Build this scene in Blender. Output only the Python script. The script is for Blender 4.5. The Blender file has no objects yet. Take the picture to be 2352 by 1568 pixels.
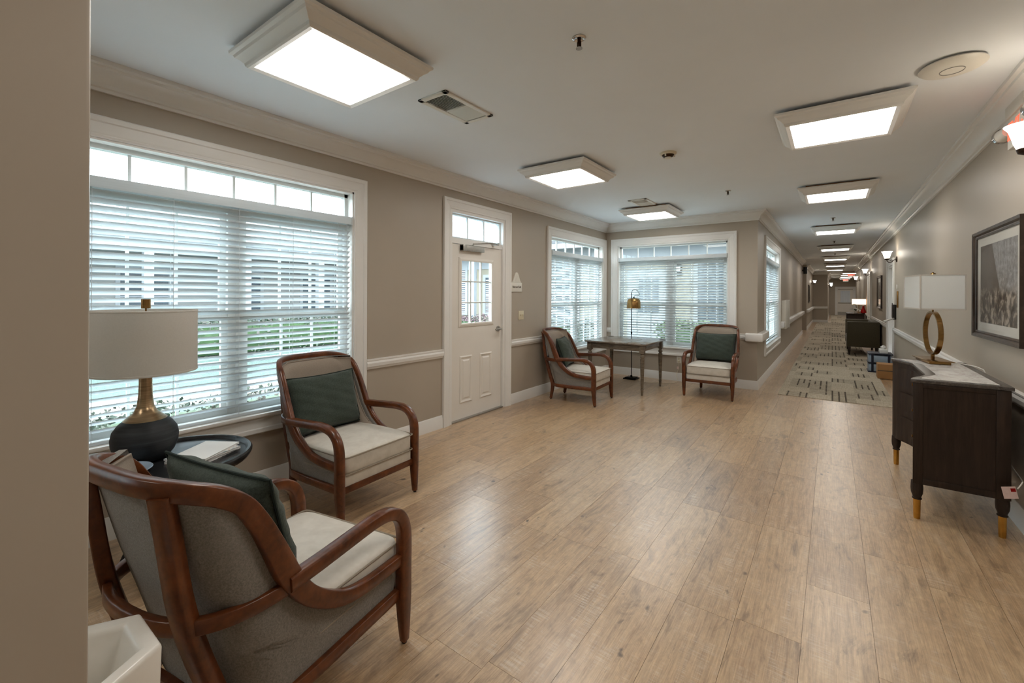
import bpy, bmesh, math, random
from mathutils import Vector, Matrix
R = math.radians
random.seed(7)
SC = bpy.context.scene
COL = SC.collection

# ------------------------------------------------------------------ camera, sky, exposure
cam_d = bpy.data.cameras.new('camera')
cam = bpy.data.objects.new('camera', cam_d); COL.objects.link(cam)
cam_d.sensor_width = 36.0
cam_d.lens = 1005.7 / 2352 * 36.0
cam_d.shift_y = (675.97 - 784.0) / 2352
cam_d.clip_start = 0.02; cam_d.clip_end = 300
cam.matrix_world = (Matrix.Translation((0, 0, 1.46)) @ Matrix.Rotation(R(36.16), 4, 'Z')
                    @ Matrix.Rotation(R(90), 4, 'X') @ Matrix.Rotation(R(0.251), 4, 'Z'))
SC.camera = cam
SC.view_settings.view_transform = 'Standard'
SC.view_settings.look = 'None'
SC.view_settings.gamma = 1.0
SC.view_settings.use_curve_mapping = False
SC.view_settings.exposure = 0.56

world = bpy.data.worlds.new('overcast_sky'); SC.world = world
world.use_nodes = True
_bg = world.node_tree.nodes['Background']
_bg.inputs['Color'].default_value = (0.84, 0.93, 1.0, 1)
_bg.inputs['Strength'].default_value = 8.0
LAMP = 8.6          # radiance of the ceiling panels
SC.cycles.use_denoising = True
SC.cycles.use_light_tree = False
SC.cycles.adaptive_threshold = 0.05
SC.cycles.adaptive_min_samples = 16
SC.cycles.max_bounces = 6
SC.cycles.diffuse_bounces = 4
SC.cycles.glossy_bounces = 2
SC.cycles.transparent_max_bounces = 16

# room constants
XL, YB, XH, XR, CE = -3.44, 7.70, -0.93, 0.97, 2.775
Y0, YE = -3.0, 41.5

# ------------------------------------------------------------------ materials
def lin(c):
    c /= 255.0
    return c / 12.92 if c <= 0.04045 else ((c + 0.055) / 1.055) ** 2.4
def C(r, g, b): return (lin(r), lin(g), lin(b), 1.0)

class NT:
    def __init__(s, name):
        s.m = bpy.data.materials.new(name); s.m.use_nodes = True
        s.t = s.m.node_tree; s.b = s.t.nodes['Principled BSDF']; s.out = s.t.nodes['Material Output']
    def n(s, typ, **kw):
        nd = s.t.nodes.new(typ)
        for k, v in kw.items():
            if k.startswith('i_'):
                key = k[2:].replace('_', ' ')
                nd.inputs[int(key) if key.isdigit() else key].default_value = v
            else: setattr(nd, k, v)
        return nd
    def l(s, a, b): s.t.links.new(a, b)
    def coord(s, kind='Object', scale=(1, 1, 1), rnd=0.0):
        tc = s.n('ShaderNodeTexCoord'); mp = s.n('ShaderNodeMapping')
        mp.inputs['Scale'].default_value = scale
        src = tc.outputs[kind]
        if rnd:
            oi = s.n('ShaderNodeObjectInfo')
            mu = s.n('ShaderNodeMath', operation='MULTIPLY'); mu.inputs[1].default_value = rnd
            s.l(oi.outputs['Random'], mu.inputs[0])
            ad = s.n('ShaderNodeVectorMath', operation='ADD')
            s.l(src, ad.inputs[0]); s.l(mu.outputs[0], ad.inputs[1]); src = ad.outputs[0]
        s.l(src, mp.inputs['Vector'])
        return mp.outputs[0]
    def noise(s, vec, scale=5, detail=3, rough=.5, dist=0):
        n = s.n('ShaderNodeTexNoise'); n.inputs['Scale'].default_value = scale
        n.inputs['Detail'].default_value = detail; n.inputs['Roughness'].default_value = rough
        n.inputs['Distortion'].default_value = dist
        s.l(vec, n.inputs['Vector']); return n.outputs['Fac']
    def ramp(s, fac, stops):
        r = s.n('ShaderNodeValToRGB'); e = r.color_ramp.elements
        e[0].position, e[0].color = stops[0]; e[1].position, e[1].color = stops[-1]
        for p, c in stops[1:-1]:
            x = e.new(p); x.color = c
        s.l(fac, r.inputs['Fac']); return r.outputs['Color']
    def mix(s, fac, a, b, mode='MIX'):
        m = s.n('ShaderNodeMix', data_type='RGBA', blend_type=mode)
        for sock, v in ((m.inputs[0], fac), (m.inputs[6], a), (m.inputs[7], b)):
            if hasattr(v, 'links') or isinstance(v, bpy.types.NodeSocket): s.l(v, sock)
            else: sock.default_value = v
        return m.outputs[2]
    def bump(s, fac, strength=.1, dist=.01):
        b = s.n('ShaderNodeBump'); b.inputs['Strength'].default_value = strength
        b.inputs['Distance'].default_value = dist
        s.l(fac, b.inputs['Height']); s.l(b.outputs[0], s.b.inputs['Normal'])
    def set(s, rough=.5, metal=0, spec=.5):
        s.b.inputs['Roughness'].default_value = rough; s.b.inputs['Metallic'].default_value = metal
        s.b.inputs['Specular IOR Level'].default_value = spec
        return s
    def col(s, c):
        if isinstance(c, bpy.types.NodeSocket): s.l(c, s.b.inputs['Base Color'])
        else: s.b.inputs['Base Color'].default_value = c
        return s

def paint(name, c, rough=.55, var=.04, scale=3, bump=0, spec=.4, kind='Object', bscale=120):
    t = NT(name).set(rough, 0, spec)
    v = t.coord(kind)
    d = tuple(x * (1 - var) for x in c[:3]) + (1,); e = tuple(min(1, x * (1 + var)) for x in c[:3]) + (1,)
    t.col(t.ramp(t.noise(v, scale, 3), [(.3, d), (.7, e)]))
    if bump: t.bump(t.noise(v, bscale, 2), bump, .002)
    return t.m
def metal(name, c, rough=.3, var=.08, scale=40, stretch=(1, 1, 1)):
    t = NT(name).set(rough, 1)
    v = t.coord('Object', stretch)
    d = tuple(x * (1 - var) for x in c[:3]) + (1,); e = tuple(min(1, x * (1 + var)) for x in c[:3]) + (1,)
    f = t.noise(v, scale, 2); t.col(t.ramp(f, [(.3, d), (.7, e)]))
    t.bump(f, .04, .002)
    return t.m
def emit(name, c, s):
    t = NT(name)
    t.b.inputs['Base Color'].default_value = c
    t.b.inputs['Emission Color'].default_value = c
    t.b.inputs['Emission Strength'].default_value = s
    return t.m
def fabric(name, c, c2, scale=260, rough=.9, bump=.25):
    t = NT(name).set(rough, 0, .2)
    v = t.coord('Object')
    f = t.noise(v, scale, 2, .7); g = t.noise(v, 9, 2)
    base = t.ramp(f, [(.3, c), (.7, c2)])
    t.col(t.mix(.12, base, t.ramp(g, [(.35, c), (.65, c2)])))
    t.bump(f, bump, .002)
    t.b.inputs['Sheen Weight'].default_value = .15
    return t.m
def wood(name, dark, mid, light, rough=.35, stretch=(14, 14, 1.2), scale=2.2, spec=.5, rnd=0, knots=False, bump=.03):
    t = NT(name).set(rough, 0, spec)
    v = t.coord('Object', stretch, rnd)
    f = t.noise(v, scale, 5, .6, .6)
    v2 = t.coord('Object', tuple(x * 5 for x in stretch), rnd)
    g = t.noise(v2, scale, 3, .6)
    c = t.ramp(f, [(.3, dark), (.5, mid), (.7, light)])
    c = t.mix(.25, c, t.ramp(g, [(.35, dark), (.65, light)]))
    t.col(c); t.bump(g, bump, .002)
    return t.m

M = {}
M['wall'] = paint('greige_wall_paint', C(178, 167, 152), .42, .02, 2, .02, .35)
M['trim'] = paint('white_trim_paint', C(233, 231, 227), .35, .015, 4)
M['ceiling'] = paint('ceiling_paint', C(234, 238, 242), .7, .015, 2, .03)  # slight blue in the paint stands in for bluish daylight on the ceiling
M['door_white'] = paint('white_door_paint', C(230, 225, 217), .38, .02, 3)
M['plastic_white'] = paint('white_plastic', C(226, 222, 212), .4, .02, 8)
M['almond'] = paint('almond_plastic', C(214, 204, 178), .4, .02, 8)
M['vinyl'] = paint('white_vinyl', C(214, 218, 216), .4, .02, 5)
def slat_mat():
    t = NT('blind_slat_white').set(.45, 0, .4)
    f = t.noise(t.coord('Object', (1, 30, 30)), 3, 2)
    t.col(t.ramp(f, [(.3, C(224, 229, 230)), (.7, C(234, 238, 239))]))
    tr = t.n('ShaderNodeBsdfTranslucent'); tr.inputs['Color'].default_value = C(225, 232, 235)
    mx = t.n('ShaderNodeMixShader'); mx.inputs[0].default_value = .28
    t.l(t.b.outputs[0], mx.inputs[1]); t.l(tr.outputs[0], mx.inputs[2]); t.l(mx.outputs[0], t.out.inputs['Surface'])
    return t.m
M['slat'] = slat_mat()
M['cherry'] = wood('cherry_brown_wood', C(60, 30, 14), C(98, 51, 24), C(124, 69, 34), .28, (9, 9, 9), 1.2)
M['espresso'] = wood('espresso_wood', C(32, 23, 17), C(46, 34, 26), C(62, 47, 37), .5, (22, 22, 1.5), 2, .3)
M['espresso_top'] = wood('espresso_top_wood', C(60, 54, 50), C(84, 78, 74), C(104, 98, 93), .25, (22, 1.5, 22), 2)
M['grey_wood'] = wood('weathered_grey_wood', C(84, 74, 61), C(116, 104, 88), C(142, 130, 112), .3, (3, 3, 14), 3)
M['grey_wood_top'] = wood('weathered_grey_top', C(96, 82, 70), C(124, 112, 98), C(146, 134, 120), .18, (12, 2, 12), 3)
M['fabric_grey'] = fabric('grey_tweed', C(112, 108, 103), C(150, 145, 138), 190)
M['fabric_taupe'] = fabric('taupe_upholstery', C(142, 128, 115), C(160, 147, 133), 240, .7, .12)
M['leather'] = fabric('beige_leather', C(208, 201, 189), C(223, 217, 206), 16, .42, .04)
M['piping_beige'] = paint('beige_piping', C(150, 139, 123), .5)
M['pillow_green'] = fabric('green_wool', C(51, 60, 54), C(75, 85, 77), 150, .95, .35)
M['pillow_pipe'] = paint('dark_green_piping', C(30, 42, 38), .9)
M['brass'] = metal('brushed_brass', C(158, 122, 74), .24, .12, 30, (1, 1, 6))
M['gold'] = metal('gold_ferrule', C(190, 140, 66), .3)
M['nickel'] = metal('satin_nickel', C(178, 175, 169), .5)
M['chrome'] = metal('chrome', C(200, 200, 200), .12)
M['black_metal'] = metal('black_iron', C(34, 32, 31), .45)
M['bronze'] = metal('oil_bronze', C(62, 46, 36), .4)
M['black'] = paint('black_plastic', C(22, 21, 21), .4)
M['lens'] = emit('light_panel_lens', (1.0, .95, .88, 1), LAMP)
M['warm_box'] = wood('fixture_pine_box', C(150, 92, 40), C(176, 112, 54), C(190, 126, 66), .6)
M['hall_shade'] = emit('lit_peach_shade', (1.0, .74, .55, 1), 1.1)
M['shade_glass'] = emit('lit_frosted_glass', (1.0, .93, .82, 1), 6.5)
M['red_lit'] = emit('lit_red_letters', (1.0, .10, .05, 1), 1.2)
M['bulb'] = emit('porch_bulb', (1.0, .9, .7, 1), 6.0)
M['marble'] = None
def marble():
    t = NT('white_marble').set(.18, 0, .5)
    v = t.coord('Object', (1, 1, 1))
    f = t.noise(v, 5, 6, .65, 1.2)
    t.col(t.ramp(f, [(.3, C(206, 202, 196)), (.46, C(226, 224, 220)), (.5, C(196, 190, 184)), (.55, C(230, 228, 225)), (.8, C(214, 205, 194))]))
    return t.m
M['marble'] = marble()
def glass(name, tint=(1, 1, 1, 1), refl=.4, rough=0.0, frost=0.0):
    t = NT(name); t.t.nodes.remove(t.b)
    tr = t.n('ShaderNodeBsdfTransparent'); tr.inputs['Color'].default_value = tint
    gl = t.n('ShaderNodeBsdfGlossy'); gl.inputs['Roughness'].default_value = rough + .02
    lw = t.n('ShaderNodeLayerWeight'); lw.inputs['Blend'].default_value = .5
    pw = t.n('ShaderNodeMath', operation='POWER'); pw.inputs[1].default_value = 4.0; t.l(lw.outputs['Facing'], pw.inputs[0])
    fr = t.n('ShaderNodeMath', operation='MULTIPLY_ADD'); fr.inputs[1].default_value = refl; fr.inputs[2].default_value = .02; t.l(pw.outputs[0], fr.inputs[0])
    mx = t.n('ShaderNodeMixShader'); t.l(fr.outputs[0], mx.inputs[0])
    t.l(tr.outputs[0], mx.inputs[1]); t.l(gl.outputs[0], mx.inputs[2])
    last = mx.outputs[0]
    if frost:
        df = t.n('ShaderNodeBsdfTranslucent'); df.inputs['Color'].default_value = (.75, .82, .88, 1)
        v = t.coord('Object'); f = t.noise(v, 9, 4, .6, 1)
        mr = t.n('ShaderNodeMapRange'); mr.inputs['From Min'].default_value = .3; mr.inputs['From Max'].default_value = .75
        mr.inputs['To Max'].default_value = frost; t.l(f, mr.inputs['Value'])
        m2 = t.n('ShaderNodeMixShader'); t.l(mr.outputs[0], m2.inputs[0]); t.l(last, m2.inputs[1]); t.l(df.outputs[0], m2.inputs[2])
        last = m2.outputs[0]
    t.l(last, t.out.inputs['Surface'])
    return t.m
M['glass'] = glass('window_glass', (.96, .985, .985, 1))
M['glass_frost'] = glass('misted_glass', (.9, .95, .97, 1), frost=.8)
M['art_glass'] = glass('picture_glass', (.97, .97, .97, 1), .2)
def translucent(t, c, amount):
    tr = t.n('ShaderNodeBsdfTranslucent'); tr.inputs['Color'].default_value = c
    mx = t.n('ShaderNodeMixShader'); mx.inputs[0].default_value = amount
    t.l(t.b.outputs[0], mx.inputs[1]); t.l(tr.outputs[0], mx.inputs[2]); t.l(mx.outputs[0], t.out.inputs['Surface'])
def linen(name, c, c2, trans=.0):
    t = NT(name).set(.85, 0, .2)
    if trans: translucent(t, c2, trans)
    v = t.coord('Object', (90, 90, 500)); w = t.coord('Object', (500, 500, 90))
    f = t.noise(v, 1, 2); g = t.noise(w, 1, 2)
    t.col(t.mix(.5, t.ramp(f, [(.3, c), (.7, c2)]), t.ramp(g, [(.3, c), (.7, c2)])))
    t.bump(f, .1, .001)
    return t.m
M['linen'] = linen('linen_shade', C(216, 211, 203), C(234, 229, 222), .5)
M['white_shade'] = linen('white_silk_shade', C(238, 240, 238), C(247, 248, 246), .45)
M['charcoal_ceramic'] = None
def ceramic_charcoal():
    t = NT('charcoal_ceramic').set(.55, 0, .4)
    v = t.coord('Object', (3, 3, 60)); f = t.noise(v, 1.2, 4, .6)
    t.col(t.ramp(f, [(.3, C(28, 31, 34)), (.6, C(46, 50, 54)), (.8, C(66, 70, 74))])); t.bump(f, .2, .004)
    return t.m
M['charcoal_ceramic'] = ceramic_charcoal()
M['lamp_gold'] = metal('champagne_leaf', C(176, 150, 118), .3, .25, 5, (2, 2, 26))
M['black_wood'] = paint('black_lacquer', C(38, 39, 41), .22, .06, 6)
M['white_ceramic'] = None
def wceramic():
    t = NT('cream_glazed_stoneware').set(.25, 0, .5)
    f = t.noise(t.coord('Object'), 7, 4)
    t.col(t.ramp(f, [(.3, C(226, 220, 210)), (.7, C(240, 236, 228))])); return t.m
M['white_ceramic'] = wceramic()
M['paper'] = paint('white_paper', C(232, 232, 230), .6)
M['magazine'] = None
def magcover():
    t = NT('magazine_cover').set(.3)
    f = t.noise(t.coord('Object', (1, 1, 1)), 22, 3, .6, 2)
    t.col(t.ramp(f, [(.3, C(60, 70, 84)), (.45, C(190, 196, 202)), (.55, C(228, 228, 226)), (.7, C(186, 150, 130))])); return t.m
M['magazine'] = magcover()
M['cardboard'] = paint('cardboard', C(172, 128, 82), .8, .05, 6)
M['tape'] = paint('packing_tape', C(96, 84, 70), .4)
M['navy'] = paint('navy_plastic', C(28, 34, 52), .45)
M['poly'] = paint('translucent_bin', C(150, 168, 186), .35)
M['olive'] = fabric('dark_olive_vinyl', C(66, 60, 44), C(80, 73, 55), 60, .55, .06)
M['red'] = paint('red_glaze', C(150, 14, 12), .2)
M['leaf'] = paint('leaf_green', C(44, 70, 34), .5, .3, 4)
M['hedge'] = None
def hedgemat(name, a, b, c):
    t = NT(name).set(.7, 0, .3)
    oi = t.n('ShaderNodeNewGeometry')
    t.col(t.ramp(oi.outputs['Random Per Island'], [(.0, a), (.5, b), (1., c)])); return t.m
M['hedge'] = hedgemat('hedge_leaves', C(46, 58, 48), C(72, 84, 70), C(100, 92, 90))
M['hedge_pink'] = hedgemat('loropetalum_leaves', C(78, 68, 74), C(122, 98, 104), C(92, 100, 86))
M['bush'] = hedgemat('rose_bush_leaves', C(54, 72, 48), C(84, 102, 72), C(112, 124, 98))
M['stucco'] = paint('cream_render', C(136, 131, 117), .8, .02, 3)
M['stucco_w'] = paint('pale_render', C(130, 131, 130), .8, .02, 3)
M['shingle'] = paint('grey_shingles', C(90, 92, 95), .9, .1, 20)
M['soffit'] = paint('white_soffit', C(146, 151, 155), .7)
M['dark_pane'] = paint('dark_window_pane', C(70, 80, 88), .15, .15, 2)
M['concrete'] = paint('courtyard_concrete', C(150, 149, 145), .85, .05, 3)
M['sheer'] = linen('sheer_curtain', C(206, 214, 222), C(228, 234, 240))
def grass():
    t = NT('lawn').set(.9, 0, .2)
    v = t.coord('Object')
    f = t.noise(v, 25, 4); t.col(t.ramp(f, [(.3, C(66, 82, 78)), (.6, C(82, 98, 92)), (.8, C(98, 112, 104))])); t.bump(f, .5, .05)
    return t.m
M['grass'] = grass()

def plank_mat():
    t = NT('washed_oak_planks').set(.32, 0, .8)
    t.b.inputs['Coat Weight'].default_value = .7; t.b.inputs['Coat Roughness'].default_value = .3
    v = t.coord('Object', (1, 1, 1), 37.0)
    oi = t.n('ShaderNodeObjectInfo')
    def st(sx, sy, sc, det=4, dist=.0, rough=.6):
        mp = t.n('ShaderNodeMapping'); mp.inputs['Scale'].default_value = (sx, sy, 1); t.l(v, mp.inputs['Vector'])
        return t.noise(mp.outputs[0], sc, det, rough, dist)
    grain = st(26, 1.6, 1.6, 5, .4)
    fine = st(110, 3.5, 2, 3)
    cloud = st(8, 2.0, 1.5, 7, .8, .68)
    mott = st(16, 9, 2.0, 6, .3, .7)
    cross = st(4, 70, 1.5, 4, .2)
    knot = st(9, 4.5, 1.5, 2, .3)
    c = t.ramp(grain, [(.30, C(112, 80, 52)), (.45, C(172, 134, 95)), (.6, C(202, 167, 124)), (.75, C(218, 187, 147))])
    c = t.mix(.45, c, t.ramp(fine, [(.35, C(128, 98, 70)), (.65, C(222, 194, 156))]))
    # plank to plank tone
    tone = t.ramp(oi.outputs['Random'], [(.0, C(146, 119, 95)), (.25, C(200, 170, 133)), (.5, C(180, 146, 109)), (.75, C(214, 186, 149)), (1., C(170, 142, 114))])
    c = t.mix(.40, c, tone)
    # pale worn wash
    wash = t.ramp(cloud, [(.5, (0, 0, 0, 1)), (.68, (1, 1, 1, 1))])
    scr = t.ramp(cross, [(.46, (0, 0, 0, 1)), (.6, (1, 1, 1, 1))])
    w = t.mix(1.0, wash, scr, 'MULTIPLY')
    w = t.mix(.55, (0, 0, 0, 1), w)
    c = t.mix(w, c, C(218, 206, 188))
    dk = t.ramp(cloud, [(.30, (.62, .62, .62, 1)), (.46, (0, 0, 0, 1))])
    c = t.mix(dk, c, C(96, 74, 58))
    c = t.mix(.3, c, t.mix(1.0, c, t.ramp(mott, [(.3, (.25, .24, .22, 1)), (.5, (.5, .5, .5, 1)), (.7, (.8, .8, .8, 1))]), 'OVERLAY'))
    kn = t.ramp(knot, [(.23, (1, 1, 1, 1)), (.30, (0, 0, 0, 1))])
    c = t.mix(kn, c, C(74, 56, 44))
    t.col(c); t.bump(fine, .06, .001)
    rr = t.n('ShaderNodeMapRange'); rr.inputs['To Min'].default_value = .24; rr.inputs['To Max'].default_value = .42
    t.l(cross, rr.inputs['Value']); t.l(rr.outputs[0], t.b.inputs['Roughness'])
    return t.m
M['plank'] = plank_mat()
M['seam'] = paint('floor_seam', C(88, 66, 48), .6)

def carpet_mat():
    t = NT('patterned_carpet').set(.95, 0, .1)
    tc = t.coord('Object')
    sx = t.n('ShaderNodeSeparateXYZ'); t.l(tc, sx.inputs[0])
    def vor(sc, st):
        mp = t.n('ShaderNodeMapping'); mp.inputs['Scale'].default_value = st; t.l(tc, mp.inputs['Vector'])
        n = t.n('ShaderNodeTexWhiteNoise', noise_dimensions='2D')
        fl = t.n('ShaderNodeVectorMath', operation='FLOOR'); t.l(mp.outputs[0], fl.inputs[0]); t.l(fl.outputs[0], n.inputs['Vector'])
        return n.outputs['Value']
    base = t.noise(tc, 220, 2)
    weave1 = t.noise(t.coord('Object', (6, 90, 1)), 1, 3); weave2 = t.noise(t.coord('Object', (90, 6, 1)), 1, 3)
    c = t.ramp(base, [(.3, C(176, 162, 140)), (.7, C(206, 194, 174))])
    c = t.mix(.4, c, t.ramp(weave1, [(.4, C(206, 196, 178)), (.62, C(150, 138, 120))]))
    c = t.mix(.25, c, t.ramp(weave2, [(.4, C(206, 196, 178)), (.62, C(150, 138, 120))]))
    # dark hatched groups on the tiles
    def stripe(axis, freq, duty):
        mu = t.n('ShaderNodeMath', operation='MULTIPLY'); mu.inputs[1].default_value = freq; t.l(sx.outputs[axis], mu.inputs[0])
        fr = t.n('ShaderNodeMath', operation='FRACT'); t.l(mu.outputs[0], fr.inputs[0])
        lt = t.n('ShaderNodeMath', operation='LESS_THAN'); lt.inputs[1].default_value = duty; t.l(fr.outputs[0], lt.inputs[0])
        return lt.outputs[0]
    cell = t.ramp(vor(1, (3.6, 2.4, 1)), [(.60, (0, 0, 0, 1)), (.61, (1, 1, 1, 1))])
    keep = t.ramp(vor(1, (13.0, 2.4, 1)), [(.38, (0, 0, 0, 1)), (.40, (1, 1, 1, 1))])
    keep2 = t.ramp(vor(1, (3.6, 14.0, 1)), [(.5, (0, 0, 0, 1)), (.52, (.7, .7, .7, 1))])
    lines = t.mix(1.0, stripe('X', 13.0, .26), keep, 'MULTIPLY')
    cross = t.mix(1.0, stripe('Y', 14.0, .16), keep2, 'MULTIPLY')
    ln = t.mix(1.0, lines, cross, 'LIGHTEN')
    brk = t.ramp(t.noise(tc, 6, 3), [(.34, (0, 0, 0, 1)), (.42, (1, 1, 1, 1))])
    k = t.mix(1.0, t.mix(1.0, cell, ln, 'MULTIPLY'), brk, 'MULTIPLY')
    k = t.mix(.8, (0, 0, 0, 1), k)
    shade = t.mix(.22, (0, 0, 0, 1), cell)
    c = t.mix(shade, c, C(112, 102, 88))
    c = t.mix(k, c, C(52, 45, 38))
    t.col(c); t.bump(base, .4, .003)
    return t.m
M['carpet'] = carpet_mat()

def art_mat():
    t = NT('garden_photo_print').set(.35)
    v = t.coord('Object')
    s = t.n('ShaderNodeSeparateXYZ'); t.l(v, s.inputs[0])
    f = t.noise(v, 14, 4, .6, .4); g = t.noise(v, 22, 4, .65)
    trees = t.ramp(g, [(.3, C(108, 106, 104)), (.5, C(152, 150, 148)), (.7, C(190, 192, 194))])
    rocks = t.ramp(f, [(.38, C(52, 45, 40)), (.5, C(110, 97, 86)), (.6, C(186, 175, 162))])
    barn = t.ramp(g, [(.3, C(84, 73, 66)), (.7, C(100, 89, 81))])
    mz = t.n('ShaderNodeMapRange'); mz.inputs['From Min'].default_value = -.08; mz.inputs['From Max'].default_value = -.02; t.l(s.outputs['Z'], mz.inputs['Value'])
    # barn gable: left part of the print, sloping roof edge
    ad = t.n('ShaderNodeMath', operation='MULTIPLY_ADD'); ad.inputs[1].default_value = .55; t.l(s.outputs['Z'], ad.inputs[0]); t.l(s.outputs['X'], ad.inputs[2])
    gb = t.n('ShaderNodeMapRange'); gb.inputs['From Min'].default_value = .03; gb.inputs['From Max'].default_value = .05; t.l(ad.outputs[0], gb.inputs['Value'])
    up = t.mix(gb.outputs[0], barn, trees)
    t.col(t.mix(mz.outputs[0], rocks, up)); return t.m
M['art'] = art_mat()
M['mat_board'] = paint('ivory_mat_board', C(222, 220, 212), .7)
M['frame_wood'] = wood('dark_bronze_frame', C(40, 32, 27), C(62, 50, 42), C(92, 76, 64), .3, (20, 2, 2), 2)
M['tag_pink'] = paint('printed_tag', C(226, 200, 194), .6, .05, 60)

# ------------------------------------------------------------------ geometry helpers
class MB:
    def __init__(s): s.v = []; s.f = []
    def add(s, vs, fs):
        o = len(s.v); s.v += [tuple(p) for p in vs]; s.f += [tuple(i + o for i in f) for f in fs]; return s
    def box(s, x0, x1, y0, y1, z0, z1):
        v = [(x, y, z) for z in (z0, z1) for y in (y0, y1) for x in (x0, x1)]
        return s.add(v, [(0, 2, 3, 1), (4, 5, 7, 6), (0, 1, 5, 4), (2, 6, 7, 3), (0, 4, 6, 2), (1, 3, 7, 5)])
    def obox(s, c, size, rot=None):
        m = rot if rot is not None else Matrix.Identity(3)
        hx, hy, hz = (a / 2 for a in size); c = Vector(c)
        v = [c + m @ Vector((x, y, z)) for z in (-hz, hz) for y in (-hy, hy) for x in (-hx, hx)]
        return s.add(v, [(0, 2, 3, 1), (4, 5, 7, 6), (0, 1, 5, 4), (2, 6, 7, 3), (0, 4, 6, 2), (1, 3, 7, 5)])
    def rings(s, rings, closed=False, cap=True):
        n = len(rings[0]); o = len(s.v)
        for r in rings: s.v += [tuple(p) for p in r]
        m = len(rings)
        for i in range(m if closed else m - 1):
            a = o + i * n; b = o + ((i + 1) % m) * n
            for j in range(n):
                k = (j + 1) % n; s.f.append((a + j, a + k, b + k, b + j))
        if cap and not closed:
            s.f.append(tuple(o + j for j in range(n))[::-1]); s.f.append(tuple(o + (m - 1) * n + j for j in range(n)))
        return s
    def lathe(s, prof, seg=24, c=(0, 0, 0), cap=True, phase=0):
        rs = [[(c[0] + r * math.cos(phase + 2 * math.pi * k / seg), c[1] + r * math.sin(phase + 2 * math.pi * k / seg), c[2] + z) for k in range(seg)] for r, z in prof]
        return s.rings(rs, cap=cap)
    def tube(s, pts, r, seg=8, closed=False):
        pts = [Vector(p) for p in pts]; rs = []; n = len(pts)
        up = None
        for i, p in enumerate(pts):
            a = pts[i - 1] if (i > 0 or closed) else p; b = pts[(i + 1) % n] if (i < n - 1 or closed) else p
            t = (b - a).normalized()
            if up is None: up = t.orthogonal().normalized()
            up = (up - t * up.dot(t)).normalized(); q = t.cross(up)
            rr = r[i] if isinstance(r, (list, tuple)) else r
            rs.append([p + (up * math.cos(2 * math.pi * k / seg) + q * math.sin(2 * math.pi * k / seg)) * rr for k in range(seg)])
        return s.rings(rs, closed=closed)
    def prism(s, poly, z0, z1):
        n = len(poly); return s.rings([[(x, y, z0) for x, y in poly], [(x, y, z1) for x, y in poly]])
    def build(s, name, mat, parent=None, loc=(0, 0, 0), rot=(0, 0, 0), smooth=False, bevel=0, ang=35, seg=2, fix=True):
        me = bpy.data.meshes.new(name); me.from_pydata(s.v, [], s.f)
        if bevel or fix:
            bm = bmesh.new(); bm.from_mesh(me)
            bmesh.ops.recalc_face_normals(bm, faces=bm.faces)
            if bevel:
                es = [e for e in bm.edges if len(e.link_faces) == 2 and e.calc_face_angle(0) > R(30)]
                bmesh.ops.bevel(bm, geom=es, offset=bevel, segments=seg, affect='EDGES', profile=.5, clamp_overlap=True)
            bm.to_mesh(me); bm.free()
        me.materials.append(M[mat])
        if smooth or bevel:
            me.shade_smooth(); me.set_sharp_from_angle(angle=R(ang))
        o = bpy.data.objects.new(name, me); COL.objects.link(o)
        o.location = loc; o.rotation_euler = rot
        if parent: o.parent = parent
        return o

def tag(o, label=None, cat=None, group=None, kind=None):
    if label: o['label'] = label
    if cat: o['category'] = cat
    if group: o['group'] = group
    if kind: o['kind'] = kind
    return o
def thing(name, label, cat, loc=(0, 0, 0), rz=0, group=None):
    o = bpy.data.objects.new(name, None); COL.objects.link(o); o.empty_display_size = .1
    o.location = loc; o.rotation_euler = (0, 0, rz)
    return tag(o, label, cat, group)
def kids(o): return [c for c in bpy.data.objects if c.parent == o]
def dup(root, loc, rz, label=None, scale=1.0, group=None):
    def cp(o, par):
        c = o.copy(); COL.objects.link(c); c.parent = par
        for ch in kids(o): cp(ch, c)
        return c
    r = cp(root, None); r.location = loc; r.rotation_euler = (0, 0, rz); r.scale = (scale,) * 3
    if label: r['label'] = label
    if group: r['group'] = group
    return r
def box(name, mat, x0, x1, y0, y1, z0, z1, parent=None, bevel=0):
    return MB().box(x0, x1, y0, y1, z0, z1).build(name, mat, parent, bevel=bevel)
def lerp(a, b, t): return a + (b - a) * t
def cat_rom(pts, n=6):
    P = [Vector(p) for p in pts]; out = []
    for i in range(len(P) - 1):
        p0 = P[i - 1] if i else P[0] * 2 - P[1]; p1, p2 = P[i], P[i + 1]; p3 = P[i + 2] if i + 2 < len(P) else P[-1] * 2 - P[-2]
        for k in range(n):
            t = k / n
            out.append(.5 * ((2 * p1) + (p2 - p0) * t + (2 * p0 - 5 * p1 + 4 * p2 - p3) * t * t + (3 * p1 - p0 - 3 * p2 + p3) * t ** 3))
    out.append(P[-1]); return out
def plan_sweep(poly, prof, side, closed=False):
    """mitred moulding: poly in plan, prof = (distance from wall, z)"""
    P = [Vector(p) for p in poly]; n = len(P); rs = []
    for i, p in enumerate(P):
        ds = []
        if i > 0 or closed: ds.append((p - P[i - 1]).normalized())
        if i < n - 1 or closed: ds.append((P[(i + 1) % n] - p).normalized())
        ns = [Vector((-d.y, d.x)) * side for d in ds]
        m = ns[0] if len(ns) == 1 else (ns[0] + ns[1]) / (1 + ns[0].dot(ns[1]))
        rs.append([(p.x + m.x * d, p.y + m.y * d, z) for d, z in prof])
    return MB().rings(rs, closed=closed)
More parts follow.
